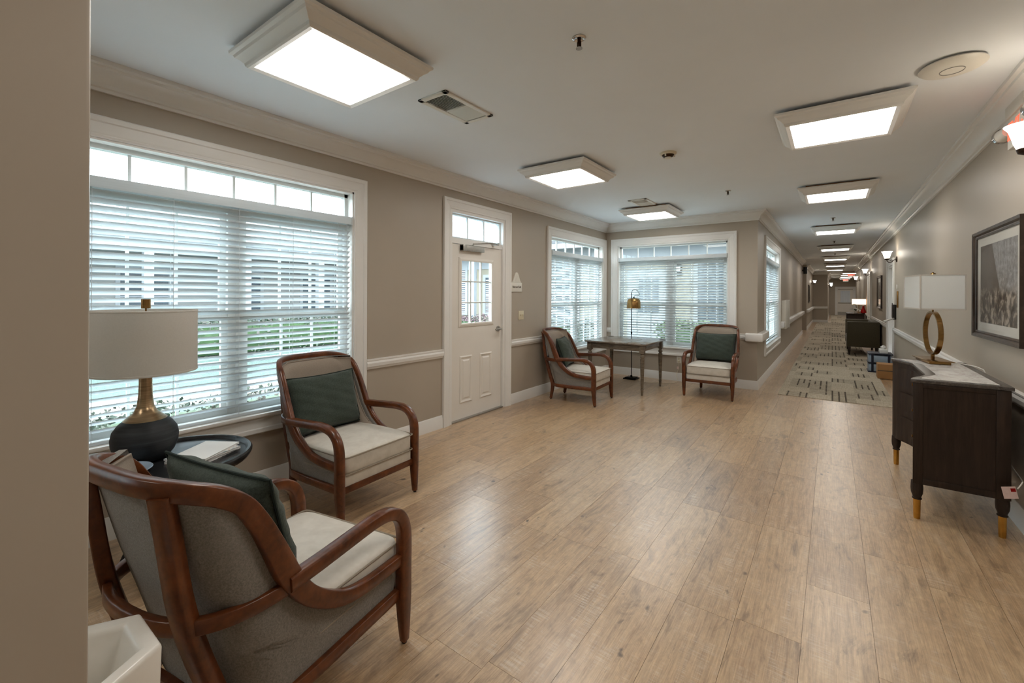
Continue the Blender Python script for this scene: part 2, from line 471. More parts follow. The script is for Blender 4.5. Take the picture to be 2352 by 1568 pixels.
def frame_piece(i, u0, u1, z0, z1, prof, ends=None):
    """i: 0 top 1 right 2 bottom 3 left; prof=(outward offset, proud). local x=u, y=-proud"""
    c = [(u0, z1), (u1, z1), (u1, z0), (u0, z0)]
    sg = [(-1, 1), (1, 1), (1, -1), (-1, -1)]
    a, b = i, (i + 1) % 4
    rs = []
    for k in (a, b):
        rs.append([(c[k][0] + sg[k][0] * o, -p, c[k][1] + sg[k][1] * o) for o, p in prof])
    return MB().rings(rs)
CASING = [(0, 0), (0, .013), (.012, .016), (.02, .013), (.03, .017), (.085, .021), (.092, .028), (.118, .03), (.125, .024), (.125, 0)]

# ------------------------------------------------------------------ room shell
def wall_mesh(u0, u1, z0, z1, ops, mapper):
    mb = MB(); ops = sorted(ops)
    u = u0
    for a, b, c, d in ops:
        mapper(mb, u, a, z0, z1)
        if c > z0: mapper(mb, a, b, z0, c)
        if d < z1: mapper(mb, a, b, d, z1)
        u = b
    mapper(mb, u, u1, z0, z1)
    return mb
WZ0, WZ1 = .55, 2.36
HW = .93
W0c, W1c, W2c, W3c, W4c, W4h = -1.6, 1.385, 6.632, -2.272, 9.86, 1.2  # W0c is an unseen opening added for daylight
wl = wall_mesh(Y0, YB + .16, -.2, CE, [(W0c - HW, W0c + HW, WZ0, WZ1), (W1c - HW, W1c + HW, WZ0, WZ1), (3.51, 4.57, -.2, 2.42), (W2c - HW, W2c + HW, WZ0, WZ1)],
               lambda mb, a, b, c, d: mb.box(XL - .16, XL, a, b, c, d)).build('wall_left', 'wall'); tag(wl, kind='structure')
wb = wall_mesh(XL, XH, -.2, CE, [(W3c - HW, W3c + HW, WZ0, WZ1)],
               lambda mb, a, b, c, d: mb.box(a, b, YB, YB + .16, c, d)).build('wall_back', 'wall'); tag(wb, kind='structure')
wh = wall_mesh(YB + .16, 20.3, -.2, CE, [(W4c - W4h, W4c + W4h, WZ0, WZ1)],
               lambda mb, a, b, c, d: mb.box(XH - .16, XH, a, b, c, d)).build('wall_hall_left', 'wall'); tag(wh, kind='structure')
def struct(name, mat, *boxes, **k):
    mb = MB()
    for b in boxes: mb.box(*b)
    return tag(mb.build(name, mat, **k), kind='structure')
struct('wall_right', 'wall', (XR, XR + .16, Y0, 11.28, -.2, CE), (XR, XR + .16, 11.28, 12.24, 2.08, CE), (XR, XR + .16, 12.24, 28.0, -.2, CE))
struct('wall_rear', 'wall', (XL, XR, Y0 - .16, Y0, -.2, CE))
# side passage and far end of the hall
struct('wall_passage', 'wall', (-2.6, XH - .16, 20.14, 20.3, 0, CE), (-2.76, -2.6, 20.14, 22.4, 0, CE), (-2.6, -.87, 22.3, 22.46, 0, CE))
struct('wall_hall_far_left', 'wall', (-1.03, -.87, 22.46, 29.5, 0, CE), (-1.03, -.35, 29.5, 29.66, 0, CE), (-.35, -.19, 29.5, YE, 0, CE))
struct('wall_hall_far_right', 'wall', (XR + .16, 1.65, 27.84, 28.0, 0, CE), (1.65, 1.81, 27.84, YE, 0, CE))
struct('wall_end', 'wall', (-.35, 1.81, YE, YE + .16, 0, CE))
# near partition at the left edge of the view
struct('wall_near_left', 'wall', (-.98, -.86, Y0, .1505, 0, CE), bevel=.006)
# ceiling and floor slabs
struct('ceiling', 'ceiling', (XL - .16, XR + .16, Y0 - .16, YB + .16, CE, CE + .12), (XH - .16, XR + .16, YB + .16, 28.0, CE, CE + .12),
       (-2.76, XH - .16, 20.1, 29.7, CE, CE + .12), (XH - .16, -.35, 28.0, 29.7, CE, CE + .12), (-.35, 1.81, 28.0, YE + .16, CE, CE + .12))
floor = struct('floor', 'plank', (XL, XR, Y0, YB, -.2, -.004), (XH, XR, YB, 28.0, -.2, -.004), (-2.6, XH, 20.3, 22.3, -.2, -.004),
               (-.87, XH + .0, 22.46, 29.5, -.2, -.004), (-.19, 1.65, 28.0, YE, -.2, -.004), (-.87, -.19, 28.0, 29.5, -.2, -.004))
floor.data.materials.clear(); floor.data.materials.append(M['seam'])
# planks
PW, PL = .2495, 1.003
_full = MB().box(-PW / 2 + .0006, PW / 2 - .0006, -PL / 2 + .0006, PL / 2 - .0006, -.004, 0)
_pm = None
known = {-7: 1.696, -9: 2.744, -3: 2.2, -1: 2.203, 0: 2.68}
def add_plank(x0, x1, y0, y1):
    global _pm
    if x1 - x0 < .01 or y1 - y0 < .02: return
    if abs(x1 - x0 - PW) < 1e-4 and abs(y1 - y0 - PL) < 1e-4:
        if _pm is None:
            o = _full.build('plank', 'plank', floor); _pm = o.data
        else:
            o = bpy.data.objects.new('plank', _pm); COL.objects.link(o); o.parent = floor
        o.location = ((x0 + x1) / 2, (y0 + y1) / 2, 0)
    else:
        MB().box((x0 - x1) / 2 + .0006, (x1 - x0) / 2 - .0006, (y0 - y1) / 2 + .0006, (y1 - y0) / 2 - .0006, -.004, 0).build(
            'plank', 'plank', floor, ((x0 + x1) / 2, (y0 + y1) / 2, 0))
CX0, CX1, CY0 = -.645, .685, 7.55
def plank_area(xa, xb, ya, yb):
    k = math.floor((xa + .10) / PW)
    while -.10 + k * PW < xb:
        a, b = max(xa, -.10 + k * PW), min(xb, -.10 + (k + 1) * PW)
        j = known.get(k, random.Random(k * 13 + 5).random() * PL)
        y = j - math.ceil((j - ya) / PL) * PL
        while y < yb:
            add_plank(a, b, max(y, ya), min(y + PL, yb)); y += PL
        k += 1
plank_area(XL, XR, .4, CY0)
plank_area(XL, XH, CY0, YB)
plank_area(XH, CX0, CY0, 14.0); plank_area(CX1, XR, CY0, 14.0)
# beyond the reach of single planks: plain plank-toned boards under everything else
tag(MB().box(XL, XR, Y0, .4, -.004, 0).box(XH, CX0, 14.0, 20.3, -.004, 0).box(-2.6, CX0, 20.3, 22.3, -.004, 0).box(-.87, CX0, 22.3, 29.5, -.004, 0).box(CX1, XR, 14.0, 28.0, -.004, 0).box(-.19, 1.65, 29.5, YE, -.004, 0).box(-.645, 1.65, 28, 29.5, -.004, 0)
    .build('plank_field', 'plank', floor), kind='stuff')
carpet = tag(MB().box(CX0, CX1, CY0, 29.4, .0005, .007).box(-.05, 1.5, 29.4, YE - .1, .0005, .007).build('carpet_runner', 'carpet'),
             'beige patterned carpet runner laid down the long hallway', 'carpet')

# mouldings
CROWN = [(0, CE - .15), (.018, CE - .15), (.018, CE - .133), (.03, CE - .127), (.032, CE - .108), (.052, CE - .075), (.088, CE - .05), (.1, CE - .046),
         (.104, CE - .03), (.125, CE - .024), (.125, CE - .0005), (0, CE - .0005)]
BASE = [(0, 0), (.016, 0), (.016, .105), (.012, .115), (.012, .125), (.006, .138), (0, .138)]
RAIL = [(0, .765), (.012, .765), (.016, .785), (.03, .79), (.034, .82), (.026, .838), (.03, .845), (.03, .856), (0, .858)]
def trim(name, poly, prof, side, closed=False):
    return tag(plan_sweep(poly, prof, side, closed).build(name, 'trim', smooth=True, ang=25), kind='structure')
trim('trim_1', [(XL, Y0), (XL, YB), (XH, YB), (XH, 20.3)], CROWN, -1)
trim('trim_2', [(XR, Y0), (XR, 28.0), (1.65, 28.0), (1.65, YE)], CROWN, 1)
trim('trim_3', [(-.87, 22.3), (-.87, 29.5), (-.19, 29.5), (-.19, YE)], CROWN, -1)
trim('baseboard_left', [(XL, Y0), (XL, 3.415)], BASE, -1)
trim('baseboard_back', [(XL, 4.665), (XL, YB), (XH, YB), (XH, 20.3)], BASE, -1)
trim('baseboard_right', [(XR, Y0), (XR, 11.16)], BASE, 1)
trim('baseboard_hall_right', [(XR, 12.36), (XR, 28.0)], BASE, 1)
trim('baseboard_hall_left', [(-.87, 22.3), (-.87, 29.5), (-.19, 29.5), (-.19, YE)], BASE, -1)
trim('trim_4', [(XL, W1c + HW + .125), (XL, 3.415)], RAIL, -1)
trim('trim_5', [(XL, 4.665), (XL, W2c - HW - .125)], RAIL, -1)
trim('trim_6', [(XL, W2c + HW + .125), (XL, YB), (W3c - HW - .125, YB)], RAIL, -1)
trim('trim_7', [(W3c + HW + .125, YB), (-1.08, YB)], RAIL, -1)
trim('trim_8', [(XR, Y0), (XR, 11.16)], RAIL, 1)
trim('trim_9', [(XR, 12.36), (XR, 28.0)], RAIL, 1)
# chunky white handrails / corner guard
HR = [(0, .74), (.03, .74), (.075, .75), (.08, .765), (.08, .86), (.07, .872), (0, .875)]
def handrail(name, poly, side, label):
    return tag(plan_sweep(poly, HR, side).build(name, 'trim', bevel=.004), label, 'handrail')
handrail('corner_handrail', [(-1.085, YB), (XH, YB), (XH, 8.5)], -1, 'short white handrail wrapping the wall corner beside the hallway window')
handrail('wall_handrail', [(XH, 11.25), (XH, 20.28)], -1, 'long white handrail along the left hallway wall past the window')
handrail('wall_handrail', [(-.87, 22.35), (-.87, 29.5), (-.19, 29.5)], -1, 'white handrail at the far end of the left hallway wall')

# ------------------------------------------------------------------ windows and blinds
_winno = [0]
def window(cx, cy, rz, half):
    _winno[0] += 1
    mb = MB()
    t = .014
    mb.box(-half, -half + t, .0, .16, WZ0, WZ1).box(half - t, half, .0, .16, WZ0, WZ1).box(-half, half, 0, .16, WZ1 - t, WZ1).box(-half, half, 0, .16, WZ0, WZ0 + t)
    root = mb.build('window_%d' % _winno[0], 'trim', loc=(cx, cy, 0), rot=(0, 0, rz)); tag(root, kind='structure')
    for i in range(4):
        if i == 2:
            frame_piece(2, -half, half, WZ0, WZ1, CASING).build('casing', 'trim', root, smooth=True, ang=20)
        else: frame_piece(i, -half, half, WZ0, WZ1, CASING).build('casing', 'trim', root, smooth=True, ang=20)
    MB().box(-half - .01, half + .01, -.045, .07, WZ0 - .004, WZ0 + .02).build('sill', 'trim', root, bevel=.004)
    # frame and bars
    f = .03; a, b = half - t, half - t - f
    MB().box(-a, -b, .075, .135, WZ0, WZ1 - t).box(b, a, .075, .135, WZ0, WZ1 - t).box(-a, a, .075, .135, WZ1 - t - f, WZ1 - t).box(-a, a, .075, .135, WZ0 + t, WZ0 + t + f).build('frame', 'vinyl', root)
    MB().box(-b, b, .065, .14, 2.06, 2.135).build('transom_bar', 'vinyl', root)
    MB().box(-.05, .05, .065, .14, WZ0 + t, 2.06).build('mullion', 'vinyl', root)
    zt0, zt1 = 2.135, WZ1 - t - f
    w = 2 * b / 6
    for k in range(6):
        MB().box(-b + k * w + (.009 if k else 0), -b + (k + 1) * w - (.009 if k < 5 else 0), .104, .108, zt0, zt1).build('pane', 'glass', root)
        if k: MB().box(-b + k * w - .009, -b + k * w + .009, .095, .117, zt0, zt1).build('muntin', 'vinyl', root)
    for sgn in (-1, 1):
        u0, u1 = (.05, b) if sgn > 0 else (-b, -.05)
        for nm, z0, z1, d in (('upper_sash', 1.29, 2.06, .108), ('lower_sash', WZ0 + t + f, 1.335, .078)):
            s = .038
            fr = MB().box(u0, u0 + s, d, d + .028, z0, z1).box(u1 - s, u1, d, d + .028, z0, z1).box(u0 + s, u1 - s, d, d + .028, z1 - .045, z1).box(u0 + s, u1 - s, d, d + .028, z0, z0 + .045).build(nm, 'vinyl', root)
            MB().box(u0 + s, u1 - s, d + .012, d + .016, z0 + .045, z1 - .045).build('pane', 'glass', fr)
            ww = (u1 - u0 - 2 * s) / 3
            for k in (1, 2): MB().box(u0 + s + k * ww - .008, u0 + s + k * ww + .008, d + .006, d + .022, z0 + .045, z1 - .045).build('muntin', 'vinyl', fr)
            zm = (z0 + z1) / 2
            MB().box(u0 + s, u1 - s, d + .005, d + .023, zm - .008, zm + .008).build('muntin', 'vinyl', fr)
    return root
def blind(cx, cy, rz, half, label):
    root = thing('window_blind', label, 'blind', (cx, cy, WZ0 + .02), rz, 'white slatted window blinds')
    zb = -(WZ0 + .02)
    h = half - .02
    MB().box(-h, h, -.012, .052, 2.07 + zb, 2.135 + zb).box(-h - .003, -h + .014, -.018, .04, 2.066 + zb, 2.138 + zb).box(h - .014, h + .003, -.018, .04, 2.066 + zb, 2.138 + zb).build('headrail', 'slat', root, bevel=.002)
    hs = h - .012
    sm = None; z = 2.045; n = 0
    tilt = R(-32)
    while z > .615:
        if sm is None:
            o = MB().box(-hs, hs, -.025, .025, -.0014, .0014).build('slat', 'slat', root); sm = o.data
        else:
            o = bpy.data.objects.new('slat', sm); COL.objects.link(o); o.parent = root
        o.location = (0, .028, z + zb); o.rotation_euler = (tilt, 0, 0); z -= .045; n += 1
    MB().box(-hs, hs, .003, .053, .002, .022).build('bottom_rail', 'slat', root, bevel=.003)
    nc = 5
    for k in range(nc):
        u = -hs + .12 + k * (2 * hs - .24) / (nc - 1)
        MB().box(u - .0012, u + .0012, .0005, .0025, .02, 2.075 + zb).box(u - .0012, u + .0012, .0535, .0555, .02, 2.075 + zb).build('ladder_cord', 'slat', root)
    MB().tube([(hs - .04, -.008, 2.07 + zb), (hs - .04, -.01, 1.35 + zb)], .002, 5).lathe([(.002, 0), (.007, -.01), (.008, -.03), (.003, -.04)], 8, (hs - .04, -.01, 1.35 + zb)).build('tilt_cord', 'slat', root, smooth=True)
    return root
H = math.pi / 2
window(XL, W1c, H, HW); window(XL, W2c, H, HW); window(W3c, YB, 0, HW); window(XH, W4c, H, W4h); window(XL, W0c, H, HW)  # last window is unseen, added to bring daylight to the foreground
blind(XL, W1c, H, HW, 'wide white slatted blind in the large window behind the table lamp')
blind(XL, W0c, H, HW, 'white slatted blind in the unseen window added behind the camera')
blind(XL, W2c, H, HW, 'white slatted blind in the window beside the door, left of the corner')
blind(W3c, YB, 0, HW, 'white slatted blind in the window behind the grey wooden desk')
blind(XH, W4c, H, W4h, 'white slatted blind in the narrow-looking hallway window past the corner')

# ------------------------------------------------------------------ courtyard door
def build_door():
    c = 4.04
    root = MB().box(-.51, -.47, 0, .16, 0, 2.42).box(.47, .51, 0, .16, 0, 2.42).box(-.47, .47, 0, .16, 2.385, 2.42).box(-.47, .47, .02, .14, 2.04, 2.10).build('door_1', 'trim', loc=(XL, c, 0), rot=(0, 0, H))
    tag(root, kind='structure')
    cas = [(o * .9, p) for o, p in CASING]
    for i in (0, 1, 3):
        p = frame_piece(i, -.51, .51, .115 if i != 0 else 0, 2.42, cas) if False else None
        if i == 0: m = frame_piece(0, -.51, .51, 0, 2.42, cas)
        else:
            x = .51 if i == 1 else -.51; s = 1 if i == 1 else -1
            m = MB().rings([[(x + s * o, -pp, 0) for o, pp in cas], [(x + s * o, -pp, 2.42 + o) for o, pp in cas]])
        m.build('casing', 'trim', root, smooth=True, ang=20)
    # transom
    for k in range(3):
        w = .9 / 3; u = -.45 + k * w
        MB().box(u + (.008 if k else 0), u + w - (.008 if k < 2 else 0), .07, .074, 2.12, 2.37).build('pane', 'glass_frost', root)
        if k: MB().box(u - .008, u + .008, .06, .082, 2.12, 2.37).build('muntin', 'vinyl', root)
    MB().box(-.47, -.45, .05, .09, 2.10, 2.385).box(.45, .47, .05, .09, 2.10, 2.385).box(-.45, .45, .05, .09, 2.37, 2.385).box(-.45, .45, .05, .09, 2.10, 2.12).build('transom_frame', 'vinyl', root)
    # leaf
    d0, d1 = .03, .074
    lu0, lu1, lz0, lz1 = -.305, .27, 1.11, 1.86
    leaf = MB().box(-.466, lu0, d0, d1, .018, 2.036).box(lu1, .466, d0, d1, .018, 2.036).box(lu0, lu1, d0, d1, .018, lz0).box(lu0, lu1, d0, d1, lz1, 2.036).build('leaf', 'door_white', root)
    for i in range(4):
        frame_piece(i, lu0, lu1, lz0, lz1, [(-.012, -d0), (-.012, -d0 + .012), (.004, -d0 + .016), (.03, -d0 + .008), (.03, -d0)]).build('lite_frame', 'door_white', leaf, smooth=True, ang=20)
    gw, gh = (lu1 - lu0) / 3, (lz1 - lz0) / 3
    for i in range(3):
        for j in range(3):
            MB().box(lu0 + i * gw + .008, lu0 + (i + 1) * gw - .008, .05, .054, lz0 + j * gh + .008, lz0 + (j + 1) * gh - .008).build('pane', 'glass', leaf)
    for i in (1, 2):
        MB().box(lu0 + i * gw - .008, lu0 + i * gw + .008, .04, .064, lz0, lz1).build('muntin', 'vinyl', leaf)
        MB().box(lu0, lu1, .039, .065, lz0 + i * gh - .008, lz0 + i * gh + .008).build('muntin', 'vinyl', leaf)
    for a, b in ((-.312, -.10), (.045, .27)):
        pn = [(-.03, -d0), (-.03, -d0 + .004), (-.012, -d0 + .012), (0, -d0 + .004), (0, -d0)]
        m = MB()
        for i in range(4):
            f = frame_piece(i, a + .0, b - .0, .195, .74, pn); m.add(f.v, f.f)
        m.rings([[(a + .045, d0, .24), (b - .045, d0, .24), (b - .045, d0, .695), (a + .045, d0, .695)], [(a + .06, d0 - .009, .255), (b - .06, d0 - .009, .255), (b - .06, d0 - .009, .68), (a + .06, d0 - .009, .68)]])
        m.build('raised_panel', 'door_white', leaf)
    for z in (1.79, 1.024, .254):
        MB().box(-.475, -.457, d0 - .012, d0 + .002, z - .055, z + .055).lathe([(.006, -.058), (.006, .058)], 8, (-.468, d0 - .012, z)).build('hinge', 'nickel', root, smooth=True)
    # closer
    MB().box(-.315, .065, d0 - .055, d0, 1.965, 2.03).box(-.315, -.255, d0 - .058, d0, 1.962, 2.033).build('closer_body', 'nickel', root, bevel=.004)
    MB().tube([(-.12, d0 - .03, 2.035), (-.12, d0 - .03, 2.055), (.08, -.09, 2.075), (.27, -.06, 2.085)], .008, 6).box(.255, .29, -.075, .03, 2.07, 2.10).build('closer_arm', 'nickel', root, smooth=True)
    # lever
    MB().tube([(.40, d0, 1.02), (.40, d0 - .012, 1.02)], .036, 18).tube([(.40, d0 - .01, 1.02), (.40, d0 - .055, 1.02), (.38, d0 - .06, 1.02), (.285, d0 - .055, 1.016)], [.013, .012, .011, .009], 10).build('lever_handle', 'nickel', root, smooth=True)
    MB().box(-.47, .47, -.01, .12, 0, .018).build('threshold', 'nickel', root, bevel=.003)
    return root
build_door()

# sign and switch by the door
def text_mesh(txt, size, depth, mat, name, parent, loc, rot, align='CENTER', sx=1.0):
    cu = bpy.data.curves.new(name, 'FONT'); cu.body = txt; cu.size = size; cu.extrude = depth; cu.align_x = align; cu.align_y = 'CENTER'
    ob = bpy.data.objects.new(name + '_tmp', cu); COL.objects.link(ob)
    dg = bpy.context.evaluated_depsgraph_get(); me = bpy.data.meshes.new_from_object(ob.evaluated_get(dg))
    bpy.data.objects.remove(ob); bpy.data.curves.remove(cu)
    me.materials.clear(); me.materials.append(M[mat])
    o = bpy.data.objects.new(name, me); COL.objects.link(o); o.parent = parent; o.location = loc; o.rotation_euler = rot; o.scale = (sx, 1, 1)
    return o
sg = thing('door_sign', 'small cream plaque with a domed top beside the courtyard door', 'sign', (XL, 4.80, 1.495), H)
MB().box(-.122, .122, -.012, 0, 0, .125).build('plate', 'plastic_white', sg, bevel=.004)
pts = [(.075 * math.cos(a), .13 * math.sin(a) ** 1.0) for a in [math.pi * k / 12 for k in range(13)]]
pts = [(-.10, 0)] + [(-x, z) for x, z in pts][:0] + [( -.075, .03), (-.05, .085), (-.03, .12), (-.012, .135), (.012, .135), (.03, .12), (.05, .085), (.075, .03), (.10, 0)]
MB().rings([[(x, 0, z + .127) for x, z in pts], [(x, -.012, z + .127) for x, z in pts]]).build('crest', 'plastic_white', sg)
MB().box(-.004, .004, -.016, -.012, .14, .24).box(-.03, -.022, -.015, -.012, .14, .22).box(.022, .03, -.015, -.012, .14, .22).build('crest_ribs', 'plastic_white', sg)
text_mesh('Not an Exit', .042, .001, 'bronze', 'lettering', sg, (0, -.0135, .066), (H, 0, 0))
sw = thing('light_switch', 'almond double light switch on the wall right of the door', 'switch', (XL, 4.916, 1.115), H)
MB().box(-.06, .06, -.006, 0, 0, .122).build('plate', 'almond', sw, bevel=.003)
for u in (-.023, .023): MB().obox((u, -.01, .061), (.01, .016, .022), Matrix.Rotation(R(20), 3, 'X')).build('toggle', 'almond', sw)

# ------------------------------------------------------------------ ceiling fixtures
def light_proto():
    root = thing('ceiling_light', '', 'light', (0, 0, CE), 0, 'square ceiling light panels')
    s = .30
    MB().box(-s, s, -s, s, -.075, 0).build('housing', 'warm_box', root)
    prof = [(-.012, -.105), (.012, -.112), (.02, -.104), (.024, -.09), (.04, -.074), (.058, -.062), (.064, -.05), (.078, -.042), (.08, -.028), (.066, -.022), (.0, -.022), (-.012, -.10)]
    q = [(-s, -s), (s, -s), (s, s), (-s, s)]
    plan_sweep(q, prof, -1, True).build('frame_moulding', 'trim', root, smooth=True, ang=20)
    MB().box(-s + .012, s - .012, -s + .012, s - .012, -.104, -.098).build('lens', 'lens', root)
    return root
LPOS = [(-2.215, 1.365, 'large-looking square ceiling light panel nearest the camera above the round side table'),
        (-2.25, 4.06, 'square ceiling light panel above the floor in front of the white door'),
        (-2.245, 6.70, 'square ceiling light panel in the corner above the grey desk'),
        (-2.22, -1.32, 'unseen square ceiling light panel added behind the camera above the seating side of the room'),  # this and the next two are out of view, added to brighten the foreground
        (.04, 1.34, 'unseen square ceiling light panel added overhead between the camera and the hallway row'),
        (.04, -1.31, 'unseen square ceiling light panel added behind the camera on the hallway side'),
        (.04, 3.99, 'square ceiling light panel nearest the round white disc on the ceiling'),
        (.04, 6.64, 'second square ceiling light panel in the row running down the hallway'),
        (.045, 10.37, 'third square ceiling light panel in the row running down the hallway'),
        (.06, 14.33, 'fourth square ceiling light panel in the row running down the hallway'),
        (.09, 18.25, 'fifth square ceiling light panel in the row running down the hallway'),
        (.10, 22.2, 'sixth square ceiling light panel in the row running down the hallway'),
        (.11, 25.8, 'seventh square ceiling light panel in the row running down the hallway'),
        (.76, 29.9, 'hallway ceiling light panel just before the first red exit sign'),
        (.74, 32.6, 'hallway ceiling light panel just beyond the first red exit sign'),
        (.74, 35.8, 'hallway ceiling light panel second from the far door'),
        (.74, 39.2, 'hallway ceiling light panel closest to the far door')]
lp = light_proto()
for i, (x, y, lb) in enumerate(LPOS):
    if i == 0: lp.location = (x, y, CE); lp['label'] = lb
    else: dup(lp, (x, y, CE), 0, lb)

def sprinkler(x, y, label):
    t = thing('sprinkler_head', label, 'sprinkler', (x, y, CE), 0, 'ceiling sprinkler heads')
    MB().lathe([(.001, 0), (.036, 0), (.036, -.004), (.026, -.01), (.02, -.006), (.001, -.006)], 20).build('escutcheon', 'chrome', t, smooth=True)
    MB().lathe([(.009, -.006), (.009, -.03), (.006, -.034), (.004, -.05)], 10).box(-.011, -.007, -.003, .003, -.052, -.02).box(.007, .011, -.003, .003, -.052, -.02).build('body', 'bronze', t, smooth=True)
    MB().lathe([(.001, -.051), (.017, -.053), (.017, -.056), (.001, -.056)], 14).build('deflector', 'chrome', t, smooth=True)
sprinkler(-1.05, 2.01, 'chrome sprinkler head in the middle of the near ceiling')
sprinkler(-1.06, 6.04, 'sprinkler head on the ceiling beyond the smoke detector')
sprinkler(.01, 9.13, 'sprinkler head on the hallway ceiling before the third hallway light')
sprinkler(.04, 13.05, 'sprinkler head on the hallway ceiling before the fourth hallway light')
sprinkler(.07, 16.9, 'sprinkler head on the hallway ceiling before the fifth hallway light')
t = thing('smoke_detector', 'round cream smoke detector on the ceiling', 'detector', (-1.23, 4.12, CE))
MB().lathe([(.001, 0), (.075, 0), (.075, -.012), (.062, -.02), (.001, -.02)], 24).build('base', 'almond', t, smooth=True)
MB().lathe([(.055, -.02), (.045, -.035), (.03, -.042), (.001, -.042)], 24).build('chamber', 'bronze', t, smooth=True)
MB().lathe([(.03, -.042), (.028, -.05), (.02, -.055), (.001, -.056)], 18).build('cap', 'plastic_white', t, smooth=True)
for a in range(3):
    an = a * 2.094 + .4
    MB().obox((.055 * math.cos(an), .055 * math.sin(an), -.028), (.014, .01, .024), Matrix.Rotation(an, 3, 'Z')).build('guard', 'plastic_white', t)
t = thing('access_point', 'round white disc mounted on the ceiling near the right wall', 'ceiling disc', (.545, 3.47, CE))
MB().lathe([(.001, 0), (.13, 0), (.13, -.008), (.001, -.008)], 40).build('bracket', 'nickel', t, smooth=True)
MB().lathe([(.001, -.010), (.142, -.010), (.145, -.016), (.13, -.028), (.09, -.036), (.001, -.038)], 48).build('cover', 'plastic_white', t, smooth=True)
MB().lathe([(.05, -.0375), (.051, -.0405), (.053, -.0405), (.054, -.0372)], 36, cap=False).build('ring', 'nickel', t, smooth=True)
def vent(x, y, w, l, label):
    t = thing('air_vent', label, 'vent', (x, y, CE), 0, 'ceiling air vents')
    m = MB()
    m.box(-w / 2, -w / 2 + .035, -l / 2, l / 2, -.012, 0).box(w / 2 - .035, w / 2, -l / 2, l / 2, -.012, 0).box(-w / 2, w / 2, -l / 2, -l / 2 + .035, -.012, 0).box(-w / 2, w / 2, l / 2 - .035, l / 2, -.012, 0).box(-w / 2, w / 2, -.006, .006, -.01, 0)
    m.build('frame', 'plastic_white', t, bevel=.002)
    MB().box(-w / 2 + .02, w / 2 - .02, -l / 2 + .02, l / 2 - .02, -.002, -.0005).build('backing', 'black', t)
    n = int((l - .07) / .0125); sm = {}
    for k in range(n):
        y0 = -l / 2 + .04 + k * .0125
        if abs(y0) < .01: continue
        s = 1 if y0 < 0 else -1
        if s not in sm:
            o = MB().obox((0, 0, 0), (w - .07, .011, .0016), Matrix.Rotation(R(38) * s, 3, 'X')).build('louver', 'plastic_white', t); sm[s] = o.data
        else:
            o = bpy.data.objects.new('louver', sm[s]); COL.objects.link(o); o.parent = t
        o.location = (0, y0, -.007)
vent(-2.14, 2.26, .26, .49, 'white rectangular ceiling vent beside the nearest light panel')
vent(-2.17, 6.10, .26, .47, 'white rectangular ceiling vent beside the corner light panel over the desk')

# ------------------------------------------------------------------ armchairs
def interp(tab, x):
    if x <= tab[0][0]: return tab[0][1]
    for (a, b), (c, d) in zip(tab, tab[1:]):
        if x <= c: return b + (d - b) * (x - a) / (c - a)
    return tab[-1][1]
HOOP = [(0, -.168, .978), (.10, -.166, .978), (.18, -.150, .974), (.245, -.112, .962), (.285, -.055, .938), (.303, .0, .895), (.312, .05, .815), (.316, .09, .73), (.318, .15, .60),
        (.319, .225, .50), (.319, .345, .418), (.318, .47, .386), (.317, .675, .375)]
YBK = [(.2, .035), (.35, .01), (.5, -.03), (.7, -.09), (.85, -.128), (1.0, -.165)]
YFR = [(.23, .66), (.36, .66), (.384, .47), (.415, .345), (.5, .225), (.6, .15), (.73, .09), (.815, .05), (.895, 0.0), (.93, -.04), (.955, -.09), (.97, -.15)]
def uplan(z, off, s, sh=0.0):
    """point on the U-shaped shell at height z; s in 0..1 from right front to left front"""
    yb = interp(YBK, z) + off; yf = interp(YFR, z) - sh; W = .302 - off - .02 * max(0, (.5 - z))
    rx, ry = W * .92, .13
    L = max(yf - (yb + ry), 0.0)
    arc = 1.5 * (rx + ry) / 2; back = 2 * (W - rx)
    yf_e = yf
    tot = 2 * L + 2 * arc + back
    d = s * tot
    if d < L: return (W, yf - d)
    d -= L
    amax = math.pi / 2
    # when the front edge already lies inside the curve, start part-way round
    a0 = 0.0
    if yf < yb + ry: a0 = math.acos(max(-1, min(1, (yf - yb) / ry - 0.0))) if False else math.asin(max(0, min(1, (yb + ry - yf) / ry)) ** 1.25)
    if d < arc:
        a = a0 + (amax - a0) * d / arc; return (W - rx + rx * max(0, math.cos(a)) ** .8, yb + ry - ry * max(0, math.sin(a)) ** .8)
    d -= arc
    if d < back: return (W - rx - d, yb)
    d -= back
    if d < arc:
        a = amax - (amax - a0) * d / arc; return (-(W - rx) - rx * max(0, math.cos(a)) ** .8, yb + ry - ry * max(0, math.sin(a)) ** .8)
    d -= arc
    return (-W, yb + ry + min(d, L))
